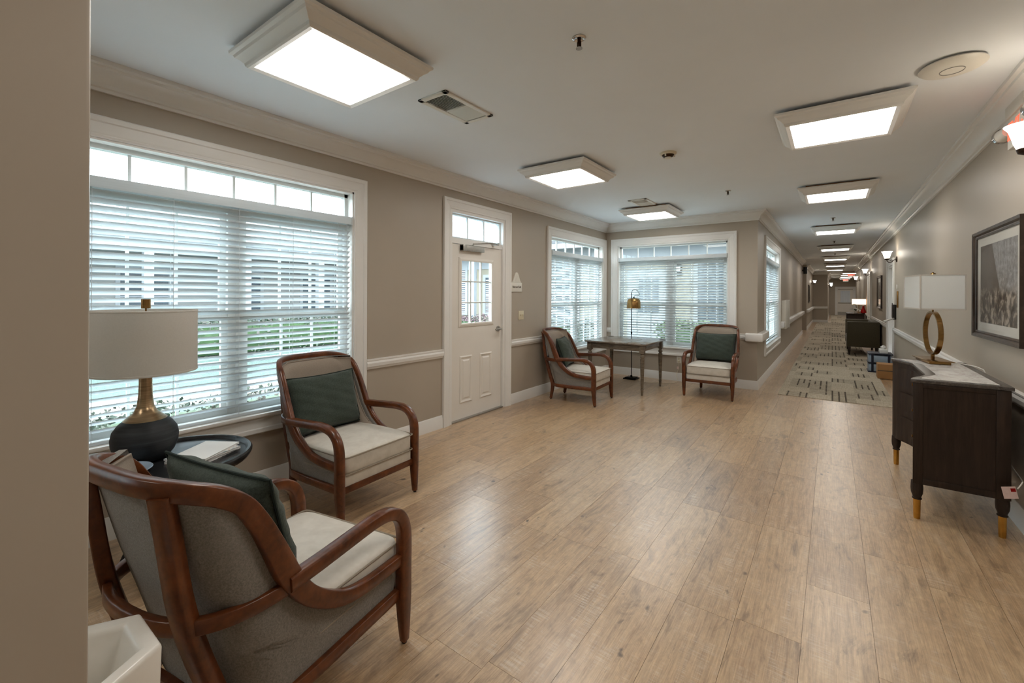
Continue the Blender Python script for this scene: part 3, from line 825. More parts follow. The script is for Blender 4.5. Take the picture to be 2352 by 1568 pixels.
def shell(z0, z1, o_out, o_in, nz=22, ns=48, sh=0.0):
    outer, inner = [], []
    mb = MB()
    def grid(off, base=None):
        g = []
        for i in range(nz + 1):
            z = z0 + (z1 - z0) * (1 - (1 - i / nz) ** 2.2)
            row = []
            for j in range(ns + 1):
                q = j / ns; o = off
                if base is not None:
                    e = min(1, min(q, 1 - q) / .12); f = min(1, (z1 - z) / .07)
                    o = base + .003 + (off - base - .003) * math.sqrt(max(0, e * (2 - e))) * math.sqrt(max(0, f * (2 - f)))
                x, y = uplan(z, o, q, sh); row.append((x, y, z))
            g.append(row)
        return g
    go, gi = grid(o_out), grid(o_in, o_out if sh else None)
    o = 0
    for row in go: mb.v += row
    for row in gi: mb.v += row
    n = ns + 1; K = (nz + 1) * n
    for i in range(nz):
        for j in range(ns):
            a = i * n + j
            mb.f.append((a, a + 1, a + n + 1, a + n)); mb.f.append((K + a, K + a + n, K + a + n + 1, K + a + 1))
    for j in range(ns):
        mb.f.append((j, K + j, K + j + 1, j + 1)); a = nz * n + j; mb.f.append((a, a + 1, K + a + 1, K + a))
    for i in range(nz):
        a = i * n; mb.f.append((a, a + n, K + a + n, K + a)); a = i * n + ns; mb.f.append((a, K + a, K + a + n, a + n))
    return mb
def sweep_rect(pts, normals, wn, wb, ch=.22):
    P = [Vector(p) for p in pts]; rs = []
    for i, p in enumerate(P):
        t = (P[min(i + 1, len(P) - 1)] - P[max(i - 1, 0)]).normalized()
        n = Vector(normals[i]); n = (n - t * n.dot(t)).normalized(); b = t.cross(n)
        a = (wn[i] if isinstance(wn, list) else wn) / 2; c = (wb[i] if isinstance(wb, list) else wb) / 2
        k = ch * min(a, c) * 2 * .5
        sec = [(a, c - k), (a - k, c), (-a + k, c), (-a, c - k), (-a, -c + k), (-a + k, -c), (a - k, -c), (a, -c + k)]
        rs.append([p + n * u + b * v for u, v in sec])
    return MB().rings(rs)
def cushion(w, y0, y1, z0, z1, crown=.02, n=18):
    """rounded box cushion with a crowned top"""
    mb = MB(); hx = w / 2; cy = (y0 + y1) / 2; hy = (y1 - y0) / 2; r = .03
    prof = [(0, -1), (.5, -1), (.8, -.97), (.95, -.85), (1, -.6), (1, 0), (1, .6), (.96, .86), (.82, .97), (.5, 1.0), (0, 1.0)]
    N = 64; rs = []
    cz, hz = (z0 + z1) / 2, (z1 - z0) / 2
    for k, (q, zz) in enumerate(prof):
        ring = []
        for j in range(N):
            a = 2 * math.pi * j / N; c, s = math.cos(a), math.sin(a)
            e = .16
            x = math.copysign(abs(c) ** e, c); y = math.copysign(abs(s) ** e, s)
            inset = (1 - q) if q > .75 else None
            fx = hx - (1 - q) * .12 if q >= .8 else hx * q
            fy = hy - (1 - q) * .12 if q >= .8 else hy * q
            z = cz + hz * zz
            if zz > .9: z += crown * (1 - (fx * x / hx) ** 2 * .9) * (1 - (fy * y / hy) ** 2 * .9)
            yy = cy + (fy * y if q else 0); tp = 1 if yy > .27 else 1 - .24 * ((.27 - yy) / .2) ** 1.6
            ring.append((fx * x * tp if q else 0, yy, z))
        rs.append(ring)
    return mb.rings(rs, cap=True)
def rrect_loop(hx, y0, y1, z, r=.03, n=6):
    out = []
    for cx, cy, a0 in ((hx - r, y1 - r, 0), (-hx + r, y1 - r, 90), (-hx + r, y0 + r, 180), (hx - r, y0 + r, 270)):
        for k in range(n + 1):
            a = R(a0 + 90 * k / n); yy = cy + r * math.sin(a); tp = 1 if yy > .27 else 1 - .24 * ((.27 - yy) / .2) ** 1.6
            out.append(((cx + r * math.cos(a)) * tp, yy, z))
    res = []
    for i, p in enumerate(out):
        q = out[(i + 1) % len(out)]; L = math.dist(p, q); m = max(1, int(L / .06))
        for k in range(m):
            yy = lerp(p[1], q[1], k / m); tp = lambda v: 1 if v > .27 else 1 - .24 * ((.27 - v) / .2) ** 1.6
            res.append((lerp(p[0] / tp(p[1]), q[0] / tp(q[1]), k / m) * tp(yy), yy, z))
    return res
def make_chair():
    root = thing('armchair', '', 'chair', (0, 0, 0), 0, 'wooden framed armchairs')
    # hoop: crest rail running into the swept J of both sides
    half = cat_rom(HOOP, 5)
    full = [Vector((-p.x, p.y, p.z)) for p in half[::-1]] + half[1:]
    nrm, wn, wb = [], [], []
    for p in full:
        zc = p.z
        if abs(p.x) > .3: nrm.append((math.copysign(1, p.x), 0, 0))
        else:
            v = Vector((p.x, (p.y - .0) * 1.0 - .06, 0)); nrm.append(v.normalized() if v.length > 1e-4 else Vector((0, -1, 0)))
        wn.append(.034); wb.append(interp([(.37, .046), (.5, .06), (.65, .07), (.8, .058), (.98, .052)], zc))
    # smooth normals
    for _ in range(6):
        nrm = [nrm[0]] + [(Vector(nrm[i - 1]) + Vector(nrm[i]) * 2 + Vector(nrm[i + 1])).normalized() for i in range(1, len(nrm) - 1)] + [nrm[-1]]
    sweep_rect(full, nrm, wn, wb).build('crest_hoop', 'cherry', root, smooth=True, ang=50)
    for s in (-1, 1):
        # arm + front leg in one bent piece
        arm = cat_rom([(s * .321, .135, .592), (s * .323, .25, .597), (s * .325, .38, .606), (s * .326, .50, .613), (s * .326, .58, .607), (s * .325, .635, .585), (s * .324, .672, .545), (s * .323, .69, .49), (s * .322, .694, .42), (s * .321, .694, .34)], 5)
        w = [.046] * len(arm); b = [interp([(.34, .058), (.49, .056), (.6, .046)], p.z) for p in arm]
        sweep_rect(arm, [(s, 0, 0)] * len(arm), w, b).build('arm', 'cherry', root, smooth=True, ang=50)
        leg = [(s * .321, .694, .36), (s * .321, .694, .21), (s * .319, .700, .10), (s * .316, .708, .012)]
        sweep_rect(leg, [(s, 0, 0)] * 4, [.046, .046, .038, .03], [.058, .058, .046, .032]).build('leg', 'cherry', root, smooth=True, ang=50)
        MB().lathe([(.011, 0), (.011, .014)], 10, (s * .316, .708, 0)).build('glide', 'black', root)
        # raked rear post and splayed rear leg
        post = cat_rom([(s * .20, -.150, .958), (s * .203, -.130, .82), (s * .206, -.104, .64), (s * .21, -.064, .48), (s * .213, -.012, .32), (s * .215, .022, .22), (s * .217, .016, .12), (s * .222, -.004, .012)], 4)
        w = [interp([(0, .034), (.2, .05), (.6, .058), (.95, .058)], p.z) for p in post]
        sweep_rect(post, [(s * .35, -1, 0)] * len(post), [interp([(0, .034), (.2, .05), (.95, .036)], p.z) for p in post], w).build('leg', 'cherry', root, smooth=True, ang=50)
        MB().lathe([(.011, 0), (.011, .014)], 10, (s * .222, -.004, 0)).build('glide', 'black', root)
        # lower side rail
        rail = cat_rom([(s * .308, .675, .228), (s * .306, .42, .225), (s * .304, .24, .223), (s * .293, .14, .222), (s * .262, .085, .22), (s * .222, .045, .218)], 4)
        sweep_rect(rail, [(s, -.25, 0)] * len(rail), .026, .046).build('side_rail', 'cherry', root, smooth=True, ang=50)
        # band wrapping the back corner at arm height
    hb = cat_rom([(.314, .165, .578), (.306, .08, .576), (.284, .0, .575), (.238, -.068, .575), (.165, -.112, .575), (.08, -.131, .575), (0, -.136, .575)], 5)
    bl = hb + [Vector((-p.x, p.y, p.z)) for p in hb[-2::-1]]
    nn = [(Vector((p[0], p[1] - .12, 0))).normalized() for p in bl]
    sweep_rect(bl, nn, .026, .044).build('back_band', 'cherry', root, smooth=True, ang=50)
    MB().box(-.30, .30, .668, .702, .207, .25).build('front_rail', 'cherry', root, bevel=.003)
    MB().box(-.21, .21, .0, .03, .2, .24).build('rear_rail', 'cherry', root, bevel=.003)
    shell(.225, .965, -.0, .016).build('outer_back', 'fabric_grey', root, smooth=True, ang=60)
    pad = shell(.30, .950, .018, .052, 26, 48, .03).build('backrest', 'fabric_taupe', root, smooth=True, ang=60)
    # piping on pad edge
    pp = []
    for k in range(33):
        z = .47 + (.955 - .47) * k / 32; x, y = uplan(min(z, .949), .022, 0.0, .026); pp.append((x * .985, y + .004, z - .004))
    top = [uplan(.949, .022, k / 20, .026) + (.955,) for k in range(21)]
    MB().tube(pp + top[1:-1] + [(-x, y, z) for x, y, z in pp[::-1]], .0045, 6).build('piping', 'fabric_taupe', pad, smooth=True)
    seat = cushion(.592, .075, .712, .318, .448).build('seat_cushion', 'leather', root, smooth=True, ang=60)
    for z in (.436, .329):
        MB().tube(rrect_loop(.296, .075, .714, z, .028), .0045, 6, True).build('piping', 'piping_beige', seat, smooth=True)
    MB().prism([(-.17, .06), (.17, .06), (.25, .16), (.278, .3), (.288, .694), (-.288, .694), (-.278, .3), (-.25, .16)], .235, .318).build('seat_deck', 'leather', root, bevel=.008)
    return root
def pillow_mesh(w, hgt, th, seed=1, n=22):
    rnd = random.Random(seed); mb = MB(); ph = [rnd.uniform(0, 6.28) for _ in range(6)]
    def pt(u, v, s):
        x = u * w / 2 * (1 - .055 * (1 - v * v)); z = v * hgt / 2 * (1 - .06 * (1 - u * u))
        t = th / 2 * ((1 - abs(u) ** 2.6) * (1 - abs(v) ** 2.6)) ** .5
        wr = .004 * math.sin(9 * u + 4 * v + ph[0]) * math.sin(7 * v + ph[1]) + .003 * math.sin(17 * v - 9 * u + ph[2])
        return (x, s * (t + wr * (1 if t > .005 else 0)), z)
    o = {}
    idx = {}
    for s in (1, -1):
        for i in range(n + 1):
            for j in range(n + 1):
                u, v = -1 + 2 * i / n, -1 + 2 * j / n
                edge = i in (0, n) or j in (0, n)
                k = (0 if edge else s, i, j)
                if k not in idx: idx[k] = len(mb.v); mb.v.append(pt(u, v, 0 if edge else s))
    for s in (1, -1):
        for i in range(n):
            for j in range(n):
                g = lambda a, b: idx[(0 if a in (0, n) or b in (0, n) else s, a, b)]
                f = (g(i, j), g(i + 1, j), g(i + 1, j + 1), g(i, j + 1)); mb.f.append(f if s < 0 else f[::-1])
    loop = [pt(-1 + 2 * i / n, -1, 0) for i in range(n)] + [pt(1, -1 + 2 * j / n, 0) for j in range(n)] + [pt(1 - 2 * i / n, 1, 0) for i in range(n)] + [pt(-1, 1 - 2 * j / n, 0) for j in range(n)]
    return mb, loop
def make_pillow():
    mb, loop = pillow_mesh(.565, .415, .17)
    root = thing('throw_pillow', '', 'pillow', (0, 0, 0), 0, 'dark green lumbar pillows')
    MB_ = mb.build('cover', 'pillow_green', root, smooth=True, ang=80)
    MB().tube(loop, .0055, 6, True).build('piping', 'pillow_pipe', root, smooth=True)
    return root
CH = [((-1.615, .485, 0), R(11), .975, 'wooden framed armchair seen from behind, nearest the camera beside the side table', 'green pillow on the nearest armchair, the one seen from behind', (0, .045)),
      ((-3.163, 1.835, 0), R(-86.3), .99, 'wooden framed armchair under the large window between side table and door', 'dark green pillow on the armchair under the large window', (.02, -.01)),
      ((-3.19, 5.505, 0), R(-87), .975, 'wooden framed armchair left of the grey desk, facing right', 'dark green pillow on the armchair left of the desk, standing on its edge', (-.06, .04)),
      ((-1.445, 7.355, 0), R(182), 1.0, 'wooden framed armchair right of the grey desk, facing the camera', 'wide dark green pillow on the armchair right of the desk', (-.0, 0))]
chair0 = make_chair(); pil0 = make_pillow()
for i, (loc, rz, sc, lb, plb, (px, pz)) in enumerate(CH):
    if i == 0: c = chair0; c.location = loc; c.rotation_euler = (0, 0, rz); c.scale = (sc,) * 3; c['label'] = lb; p = pil0
    else: c = dup(chair0, loc, rz, lb, sc); p = dup(pil0, (0, 0, 0), 0)
    p['label'] = plb
    tilt = R(-16)
    pm = Matrix.Translation(loc) @ Matrix.Rotation(rz, 4, 'Z') @ Matrix.Scale(sc, 4) @ Matrix.Translation((px, .16 if i == 0 else .105, .675 + pz)) @ Matrix.Rotation(R(16) * -1 * -1, 4, 'X')
    if i == 2: pm = Matrix.Translation(loc) @ Matrix.Rotation(rz, 4, 'Z') @ Matrix.Scale(sc, 4) @ Matrix.Translation((.0, .115, .672)) @ Matrix.Rotation(R(12), 4, 'Z') @ Matrix.Rotation(R(20), 4, 'X') @ Matrix.Scale(.86, 4, (1, 0, 0))
    p.matrix_world = pm

# ------------------------------------------------------------------ side table, lamp, magazines
TZ = .56
t = thing('side_table', 'round black pedestal side table with raised rim by the large window', 'table', (-2.89, .85, 0))
MB().lathe([(.001, TZ - .018), (.33, TZ - .018), (.345, TZ - .03), (.352, TZ - .02), (.36, TZ - .004), (.36, TZ + .008), (.352, TZ + .016), (.338, TZ + .016), (.33, TZ + .008), (.325, TZ), (.001, TZ)], 64).build('table_top', 'black_wood', t, smooth=True, ang=40)
MB().lathe([(.001, TZ - .11), (.22, TZ - .11), (.27, TZ - .09), (.285, TZ - .06), (.28, TZ - .018), (.001, TZ - .018)], 48).build('apron', 'black_wood', t, smooth=True, ang=40)
MB().lathe([(.045, .09), (.05, .12), (.03, .16), (.028, .30), (.04, .36), (.034, .40), (.06, .45)], 24).build('pedestal', 'black_wood', t, smooth=True, ang=40)
MB().lathe([(.001, .13), (.19, .13), (.19, .145), (.001, .145)], 40).build('shelf', 'black_wood', t, smooth=True, ang=40)
for k in range(4):
    a = R(45 + 90 * k); d = Vector((math.cos(a), math.sin(a), 0))
    pts = [d * .20 + Vector((0, 0, .46)), d * .17 + Vector((0, 0, .30)), d * .17 + Vector((0, 0, .20)), d * .215 + Vector((0, 0, .09)), d * .25 + Vector((0, 0, .006))]
    sweep_rect(cat_rom(pts, 3), [Vector((-d.y, d.x, 0))] * 13, .03, .04).build('leg', 'black_wood', t, smooth=True, ang=50)
t = thing('table_lamp', 'table lamp with dark gourd base and wide linen drum shade', 'lamp', (-3.0, .745, TZ))
MB().lathe([(.001, 0), (.075, 0), (.10, .008), (.128, .045), (.143, .09), (.146, .125), (.138, .165), (.115, .2), (.09, .222)], 48).build('base', 'charcoal_ceramic', t, smooth=True, ang=50)
MB().lathe([(.095, .219), (.075, .236), (.053, .256), (.038, .29), (.031, .35), (.029, .42), (.031, .485), (.012, .487)], 40).build('neck', 'lamp_gold', t, smooth=True, ang=50)
MB().lathe([(.224, .475), (.229, .475), (.229, .805), (.224, .805)], 64, cap=False).rings([[(.224 * math.cos(2 * math.pi * k / 64), .224 * math.sin(2 * math.pi * k / 64), .476) for k in range(64)], [(.224 * math.cos(2 * math.pi * k / 64), .224 * math.sin(2 * math.pi * k / 64), .804) for k in range(64)]], cap=False).build('shade', 'linen', t, smooth=True, ang=50)
for z in (.472, .797): MB().lathe([(.229, z), (.2305, z + .002), (.2305, z + .009), (.229, z + .011)], 64, cap=False).build('shade_trim', 'linen', t, smooth=True)
MB().tube([(0, 0, .48), (0, 0, .80)], .006, 8).tube([(-.225, 0, .79), (.225, 0, .79)], .003, 6).tube([(0, -.225, .79), (0, .225, .79)], .003, 6).build('spider', 'brass', t, smooth=True)
MB().lathe([(.004, .79), (.004, .815), (.021, .816), (.021, .866), (.001, .867)], 20).build('finial', 'brass', t, smooth=True, ang=40)
cord = cat_rom([(-3.12, .70, TZ + .012), (-3.2, .62, TZ + .02), (-3.27, .56, .5), (-3.31, .49, .3), (-3.30, .46, .12), (-3.34, .44, .01)], 6)
tag(MB().tube(cord, .004, 6).build('lamp_cord', 'black', smooth=True), 'thin black lamp cord hanging down by the baseboard at far left', 'cord')
def magazine(x, y, z, rz, w, l, th, label, mat='magazine'):
    t = thing('magazine', label, 'magazine', (x, y, z), rz, 'magazines on the side table')
    MB().box(-w / 2, w / 2 - .002, -l / 2 + .001, l / 2 - .001, .0012, th - .0012).build('pages', 'paper', t)
    MB().box(-w / 2 - .001, w / 2, -l / 2, l / 2, th - .0012, th).box(-w / 2 - .001, w / 2, -l / 2, l / 2, 0, .0012).box(-w / 2 - .002, -w / 2, -l / 2, l / 2, 0, th).build('cover', mat, t)
magazine(-2.80, .955, TZ + .0005, R(28), .21, .28, .012, 'lowest glossy magazine in the pile on the side table')
magazine(-2.795, .95, TZ + .013, R(20), .21, .275, .01, 'middle glossy magazine in the pile on the side table')
magazine(-2.80, .96, TZ + .0235, R(34), .2, .27, .01, 'top magazine with pale cover on the side table pile', 'paper')
t = thing('glass_dish', 'shallow clear round dish on the side table in front of the lamp', 'dish', (-2.80, .62, TZ + .0005))
MB().lathe([(.001, 0), (.06, 0), (.085, .016), (.105, .03), (.102, .033), (.083, .021), (.056, .006), (.001, .006)], 40).build('bowl', 'poly', t, smooth=True)

# hexagonal planter in the foreground corner
t = thing('hexagonal_planter', 'tall cream hexagonal ceramic planter at the bottom left corner', 'planter', (-1.25, .19, 0))
def hexr(r, z, ph=0): return [(r * math.cos(ph + math.pi / 3 * k), r * math.sin(ph + math.pi / 3 * k), z) for k in range(6)]
MB().rings([hexr(.11, 0), hexr(.125, .1), hexr(.148, .52), hexr(.153, .69), hexr(.150, .70), hexr(.116, .70), hexr(.108, .688), hexr(.085, .60), hexr(.07, .5)]).build('body', 'white_ceramic', t, bevel=.006, seg=3)

# ------------------------------------------------------------------ desk and brass floor lamp
t = thing('desk', 'square grey wooden desk with fluted legs in the corner', 'table', (-2.632, 6.655, 0))
S2, LP = .487, .415
top = []
for sx, sy in ((1, 1), (-1, 1), (-1, -1), (1, -1)): pass
def notched(h, n):
    return [(h, -h + n), (h, h - n), (h - n * .35, h - n * .35), (h - n, h), (-h + n, h), (-h + n * .35, h - n * .35), (-h, h - n), (-h, -h + n), (-h + n * .35, -h + n * .35), (-h + n, -h), (h - n, -h), (h - n * .35, -h + n * .35)]
MB().prism(notched(S2, .035), .73, .752).build('table_top', 'grey_wood_top', t, bevel=.004)
for sx in (-1, 1):
    for sy in (-1, 1): MB().box(sx * .435 - .035, sx * .435 + .035, sy * .435 - .035, sy * .435 + .035, .752, .7545).build('corner_inlay', 'black_wood', t, bevel=.001)
MB().box(-.2, .2, -.2, .2, .752, .7528).build('centre_inlay', 'grey_wood', t)
for sx in (-1, 1):
    MB().box(sx * LP - .014, sx * LP + .014, -LP + .03, LP - .03, .64, .73).build('apron', 'grey_wood', t, bevel=.003)
    MB().box(-LP + .03, LP - .03, sx * LP - .014, sx * LP + .014, .64, .73).build('apron', 'grey_wood', t, bevel=.003)
    MB().box(sx * (LP + .014), sx * (LP + .0165), -.3, .3, .66, .715).build('apron_panel', 'grey_wood', t)
    MB().box(-.3, .3, sx * (LP + .014), sx * (LP + .0165), .66, .715).build('apron_panel', 'grey_wood', t)
def fl_leg(x, y):
    mb = MB().box(x - .034, x + .034, y - .034, y + .034, .615, .73)
    mb.lathe([(.026, .615), (.03, .605), (.022, .597), (.02, .592), (.028, .585), (.034, .57), (.033, .555), (.024, .542), (.022, .536), (.033, .53), (.033, .52)], 24, (x, y, 0))
    N = 32; rs = []
    for z, r in ((.52, .032), (.40, .0285), (.25, .024), (.10, .0195)):
        rs.append([(x + (r - (.0035 if k % 4 < 2 else 0)) * math.cos(2 * math.pi * k / N), y + (r - (.0035 if k % 4 < 2 else 0)) * math.sin(2 * math.pi * k / N), z) for k in range(N)])
    mb.rings(rs)
    mb.lathe([(.02, .10), (.024, .095), (.024, .087), (.019, .083), (.02, .075), (.014, .0)], 20, (x, y, 0))
    return mb
for sx in (-1, 1):
    for sy in (-1, 1): fl_leg(sx * LP, sy * LP).build('leg', 'grey_wood', t, smooth=True, ang=30)
t = thing('floor_lamp', 'slim black floor lamp with brass bell shade behind the desk', 'lamp', (-2.822, 7.40, 0))
MB().box(-.11, .11, -.11, .11, 0, .02).box(-.085, .085, -.085, .085, .02, .034).build('base', 'black_metal', t, bevel=.004)
MB().lathe([(.018, .03), (.018, .06), (.007, .065), (.007, .78), (.013, .785), (.013, .815), (.007, .82), (.007, 1.5)], 12).build('pole', 'black_metal', t, smooth=True, ang=40)
hk = cat_rom([(0, 0, 1.49), (.012, .002, 1.535), (.05, .02, 1.553), (.09, .045, 1.53), (.115, .06, 1.48), (.105, .055, 1.452), (.05, .03, 1.447), (.032, .02, 1.425), (.032, .02, 1.405)], 6)
MB().tube(hk, .0042, 8).build('hook', 'black_metal', t, smooth=True)
lp_c = (.032, .02, 0)
MB().lathe([(.001, 1.405), (.06, 1.405), (.085, 1.395), (.105, 1.37), (.114, 1.33), (.118, 1.26), (.119, 1.225), (.113, 1.225), (.112, 1.26), (.108, 1.33), (.098, 1.365), (.08, 1.388), (.001, 1.398)], 40, lp_c).build('shade', 'brass', t, smooth=True, ang=50)
MB().lathe([(.112, 1.232), (.111, 1.26), (.10, 1.34), (.02, 1.38)], 30, lp_c, cap=False).build('shade_lining', 'black', t, smooth=True)
MB().lathe([(.001, 1.404), (.014, 1.405), (.012, 1.425), (.004, 1.43)], 12, lp_c).tube([(.032 - .125, .02, 1.392), (.032 - .08, .02, 1.397)], .004, 6).tube([(.032 + .08, .02, 1.397), (.032 + .125, .02, 1.392)], .004, 6).build('fittings', 'black_metal', t, smooth=True)
fc = cat_rom([(-2.72, 7.36, .006), (-2.55, 7.22, .006), (-2.35, 7.30, .006), (-2.12, 7.42, .006), (-2.09, 7.56, .03), (-2.12, 7.64, .12), (-2.09, 7.66, .24), (-2.10, 7.675, .33)], 6)
tag(MB().tube(fc, .0035, 6).build('lamp_cord', 'almond', smooth=True), 'pale lamp cord running along the floor up to the wall outlet', 'cord')
t = thing('wall_outlet', 'white wall outlet under the window behind the desk', 'outlet', (-2.10, YB, .30), 0)
MB().box(-.036, .036, -.006, 0, 0, .116).build('plate', 'plastic_white', t, bevel=.002)
MB().box(-.016, .016, -.009, -.004, .064, .096).box(-.016, .016, -.028, -.004, .02, .052).build('receptacle', 'almond', t, bevel=.003)
t = thing('orange_tag', 'small orange tag on the cord below the outlet', 'tag', (-2.105, 7.662, .205), 0)
MB().box(-.016, .016, -.004, -.002, 0, .045).build('card', 'tag_pink', t)

# ------------------------------------------------------------------ concave dark cabinet, ring lamp
KX0, KX1, KY0, KY1 = .42, .882, 3.87, 5.085
kc = (KY0 + KY1) / 2
t = thing('console_cabinet', 'dark espresso console cabinet with concave front and marble top', 'cabinet', (0, 0, 0))
def front_curve(off, n=28):
    """concave front from near corner to far corner"""
    out = []
    hl = (KY1 - KY0) / 2 - off
    for k in range(n + 1):
        u = -1 + 2 * k / n
        a = min(1, (1 - abs(u)) / .52); s = a * a * (3 - 2 * a)
        out.append((KX0 + off + (.108) * s, kc + u * hl))
    return out
def cab_poly(off, back): return [(back, KY0 + off)] + front_curve(off) + [(back, KY1 - off)]
MB().prism(cab_poly(.012, KX1 - .012), .235, .895).build('body', 'espresso', t)
MB().prism(cab_poly(0, KX1), .895, .917).build('top', 'espresso_top', t, bevel=.003)
MB().prism(cab_poly(.058, KX1 - .05), .917, .9185).build('marble_inlay', 'marble', t)
# framed side panels
for y, s in ((KY0 + .012, -1), (KY1 - .012, 1)):
    yy = sorted((y, y + s * .007))
    MB().box(KX0 + .012, KX0 + .06, yy[0], yy[1], .235, .893).box(KX1 - .075, KX1 - .012, yy[0], yy[1], .235, .893).box(KX0 + .06, KX1 - .075, yy[0], yy[1], .865, .893).box(KX0 + .06, KX1 - .075, yy[0], yy[1], .235, .275).build('side_frame', 'espresso', t, bevel=.002)
# curved drawer fronts
for z0, z1 in ((.66, .855), (.455, .65), (.25, .445)):
    fc_ = front_curve(.012)[3:-3]
    inner = [(x + .004, y) for x, y in fc_]; outer = [(x - .006, y) for x, y in fc_]
    d = MB().rings([[(x, y, z0) for x, y in outer] + [(x, y, z0) for x, y in inner[::-1]], [(x, y, z1) for x, y in outer] + [(x, y, z1) for x, y in inner[::-1]]]).build('drawer', 'espresso', t)
    for yk in (kc - .22, kc + .22):
        xk = min(fc_, key=lambda q: abs(q[1] - yk))[0]
        MB().tube([(xk - .006, yk, (z0 + z1) / 2), (xk - .024, yk, (z0 + z1) / 2)], [.006, .012], 12).build('knob', 'gold', d, smooth=True)
for x, y in ((KX0 + .036, KY0 + .036), (KX1 - .042, KY0 + .036), (KX0 + .036, KY1 - .036), (KX1 - .042, KY1 - .036)):
    g = MB().lathe([(.030, .245), (.032, .20), (.030, .17), (.022, .145), (.021, .14), (.025, .137), (.025, .13), (.019, .127)], 20, (x, y, 0)).build('leg', 'espresso', t, smooth=True, ang=40)
    MB().lathe([(.0195, .128), (.018, .02), (.0165, 0)], 18, (x, y, 0)).build('ferrule', 'gold', g, smooth=True, ang=40)
LX, LY, LZ = .672, 4.965, .919
t = thing('ring_lamp', 'lamp with brass ring stem and white rectangular shade on the dark cabinet', 'lamp', (LX, LY, LZ), R(8))
MB().box(-.065, .065, -.16, .16, 0, .02).box(-.082, .082, -.185, .185, .02, .026).build('base', 'brass', t, bevel=.001)
MB().box(-.010, .010, -.012, .012, .026, .075).build('post', 'brass', t, bevel=.001)
rs = []; RR = .172
for k in range(64):
    a = 2 * math.pi * k / 64; c, s = math.cos(a), math.sin(a)
    rs.append([(dx, (RR + dr) * s, .24 + (RR + dr) * c) for dx, dr in ((-.016, -.006), (.016, -.006), (.016, .006), (-.016, .006))])
MB().rings(rs, closed=True).build('ring', 'brass', t, smooth=True, ang=40)
MB().tube([(0, 0, .412), (0, 0, .74)], .006, 8).build('rod', 'brass', t, smooth=True)
def rect_shade(hx, hy, z0, z1, th=.004):
    m = MB()
    m.box(-hx, -hx + th, -hy, hy, z0, z1).box(hx - th, hx, -hy, hy, z0, z1).box(-hx + th, hx - th, -hy, -hy + th, z0, z1).box(-hx + th, hx - th, hy - th, hy, z0, z1)
    return m
rect_shade(.132, .20, .435, .715).build('shade', 'white_shade', t)
m = MB()
for z in (.435, .705):
    for i in (-1, 1):
        m.box(i * .133 - .0015, i * .133 + .0015, -.201, .201, z, z + .01).box(-.133, .133, i * .201 - .0015, i * .201 + .0015, z, z + .01)
for i in (-1, 1):
    for j in (-1, 1): m.box(i * .132 - .004, i * .132 + .004, j * .20 - .004, j * .20 + .004, .435, .715)
m.build('shade_trim', 'linen', t)
MB().tube([(-.12, 0, .705), (.12, 0, .705)], .003, 6).lathe([(.008, .715), (.022, .718), (.018, .728), (.006, .735), (.001, .738)], 16).build('finial', 'brass', t, smooth=True)
wc = cat_rom([(.765, 5.05, .926), (.80, 5.0, .924), (.86, 4.88, .923), (.893, 4.70, .925), (.915, 4.66, .88), (.93, 4.6, .6), (.93, 4.2, .40), (.925, 3.95, .36), (.905, 3.84, .37), (.885, 3.835, .33)], 6)
tag(MB().tube(wc, .0035, 6).build('lamp_cord', 'plastic_white', smooth=True), 'white cord of the ring lamp trailing behind the dark cabinet', 'cord')
t = thing('paper_tag', 'white paper tag with red print hanging by the cabinet back leg', 'tag', (.872, 3.822, .335), R(10))
MB().obox((-.022, 0, -.03), (.062, .001, .07), Matrix.Rotation(R(-12), 3, 'Y')).build('card', 'tag_pink', t)
MB().obox((-.008, -.0012, -.012), (.022, .0006, .02), Matrix.Rotation(R(-12), 3, 'Y')).build('red_print', 'red', t)

# framed print above the cabinet
def picture(name, label, y, z, w, h, artw, arth, side=1, frame=.05, x=None):
    rz = -H if side > 0 else H
    t = thing(name, label, 'picture', (x if x is not None else XR, y, z), rz)
    prof = [(0, .006), (0, .016), (.012, .02), (.02, .016), (.03, .03), (frame, .034), (frame, .0), (0, 0)]
    for i in range(4): frame_piece(i, -w / 2 + frame, w / 2 - frame, frame, h - frame, prof).build('frame', 'frame_wood', t, smooth=True, ang=20)
    MB().box(-w / 2 + frame - .004, w / 2 - frame + .004, -.008, -.002, frame - .004, h - frame + .004).build('mat', 'mat_board', t)
    MB().box(-artw / 2, artw / 2, -.0015, 0, -arth / 2, arth / 2).build('print', 'art', t, (0, -.0082, h / 2))
    MB().box(-w / 2 + frame, w / 2 - frame, -.0135, -.0115, frame, h - frame).build('glazing', 'art_glass', t)
    return t
picture('framed_print', 'large framed garden print hanging above the dark cabinet', 4.615, 1.138, 1.15, .835, .86, .6)
picture('framed_print', 'smaller framed print far down the right hallway wall', 14.2, 1.155, 1.15, .80, .8, .5)
picture('framed_print', 'framed print far down the left hallway wall beyond the passage', 24.3, 1.155, 1.15, .80, .8, .5, -1, x=-.87)

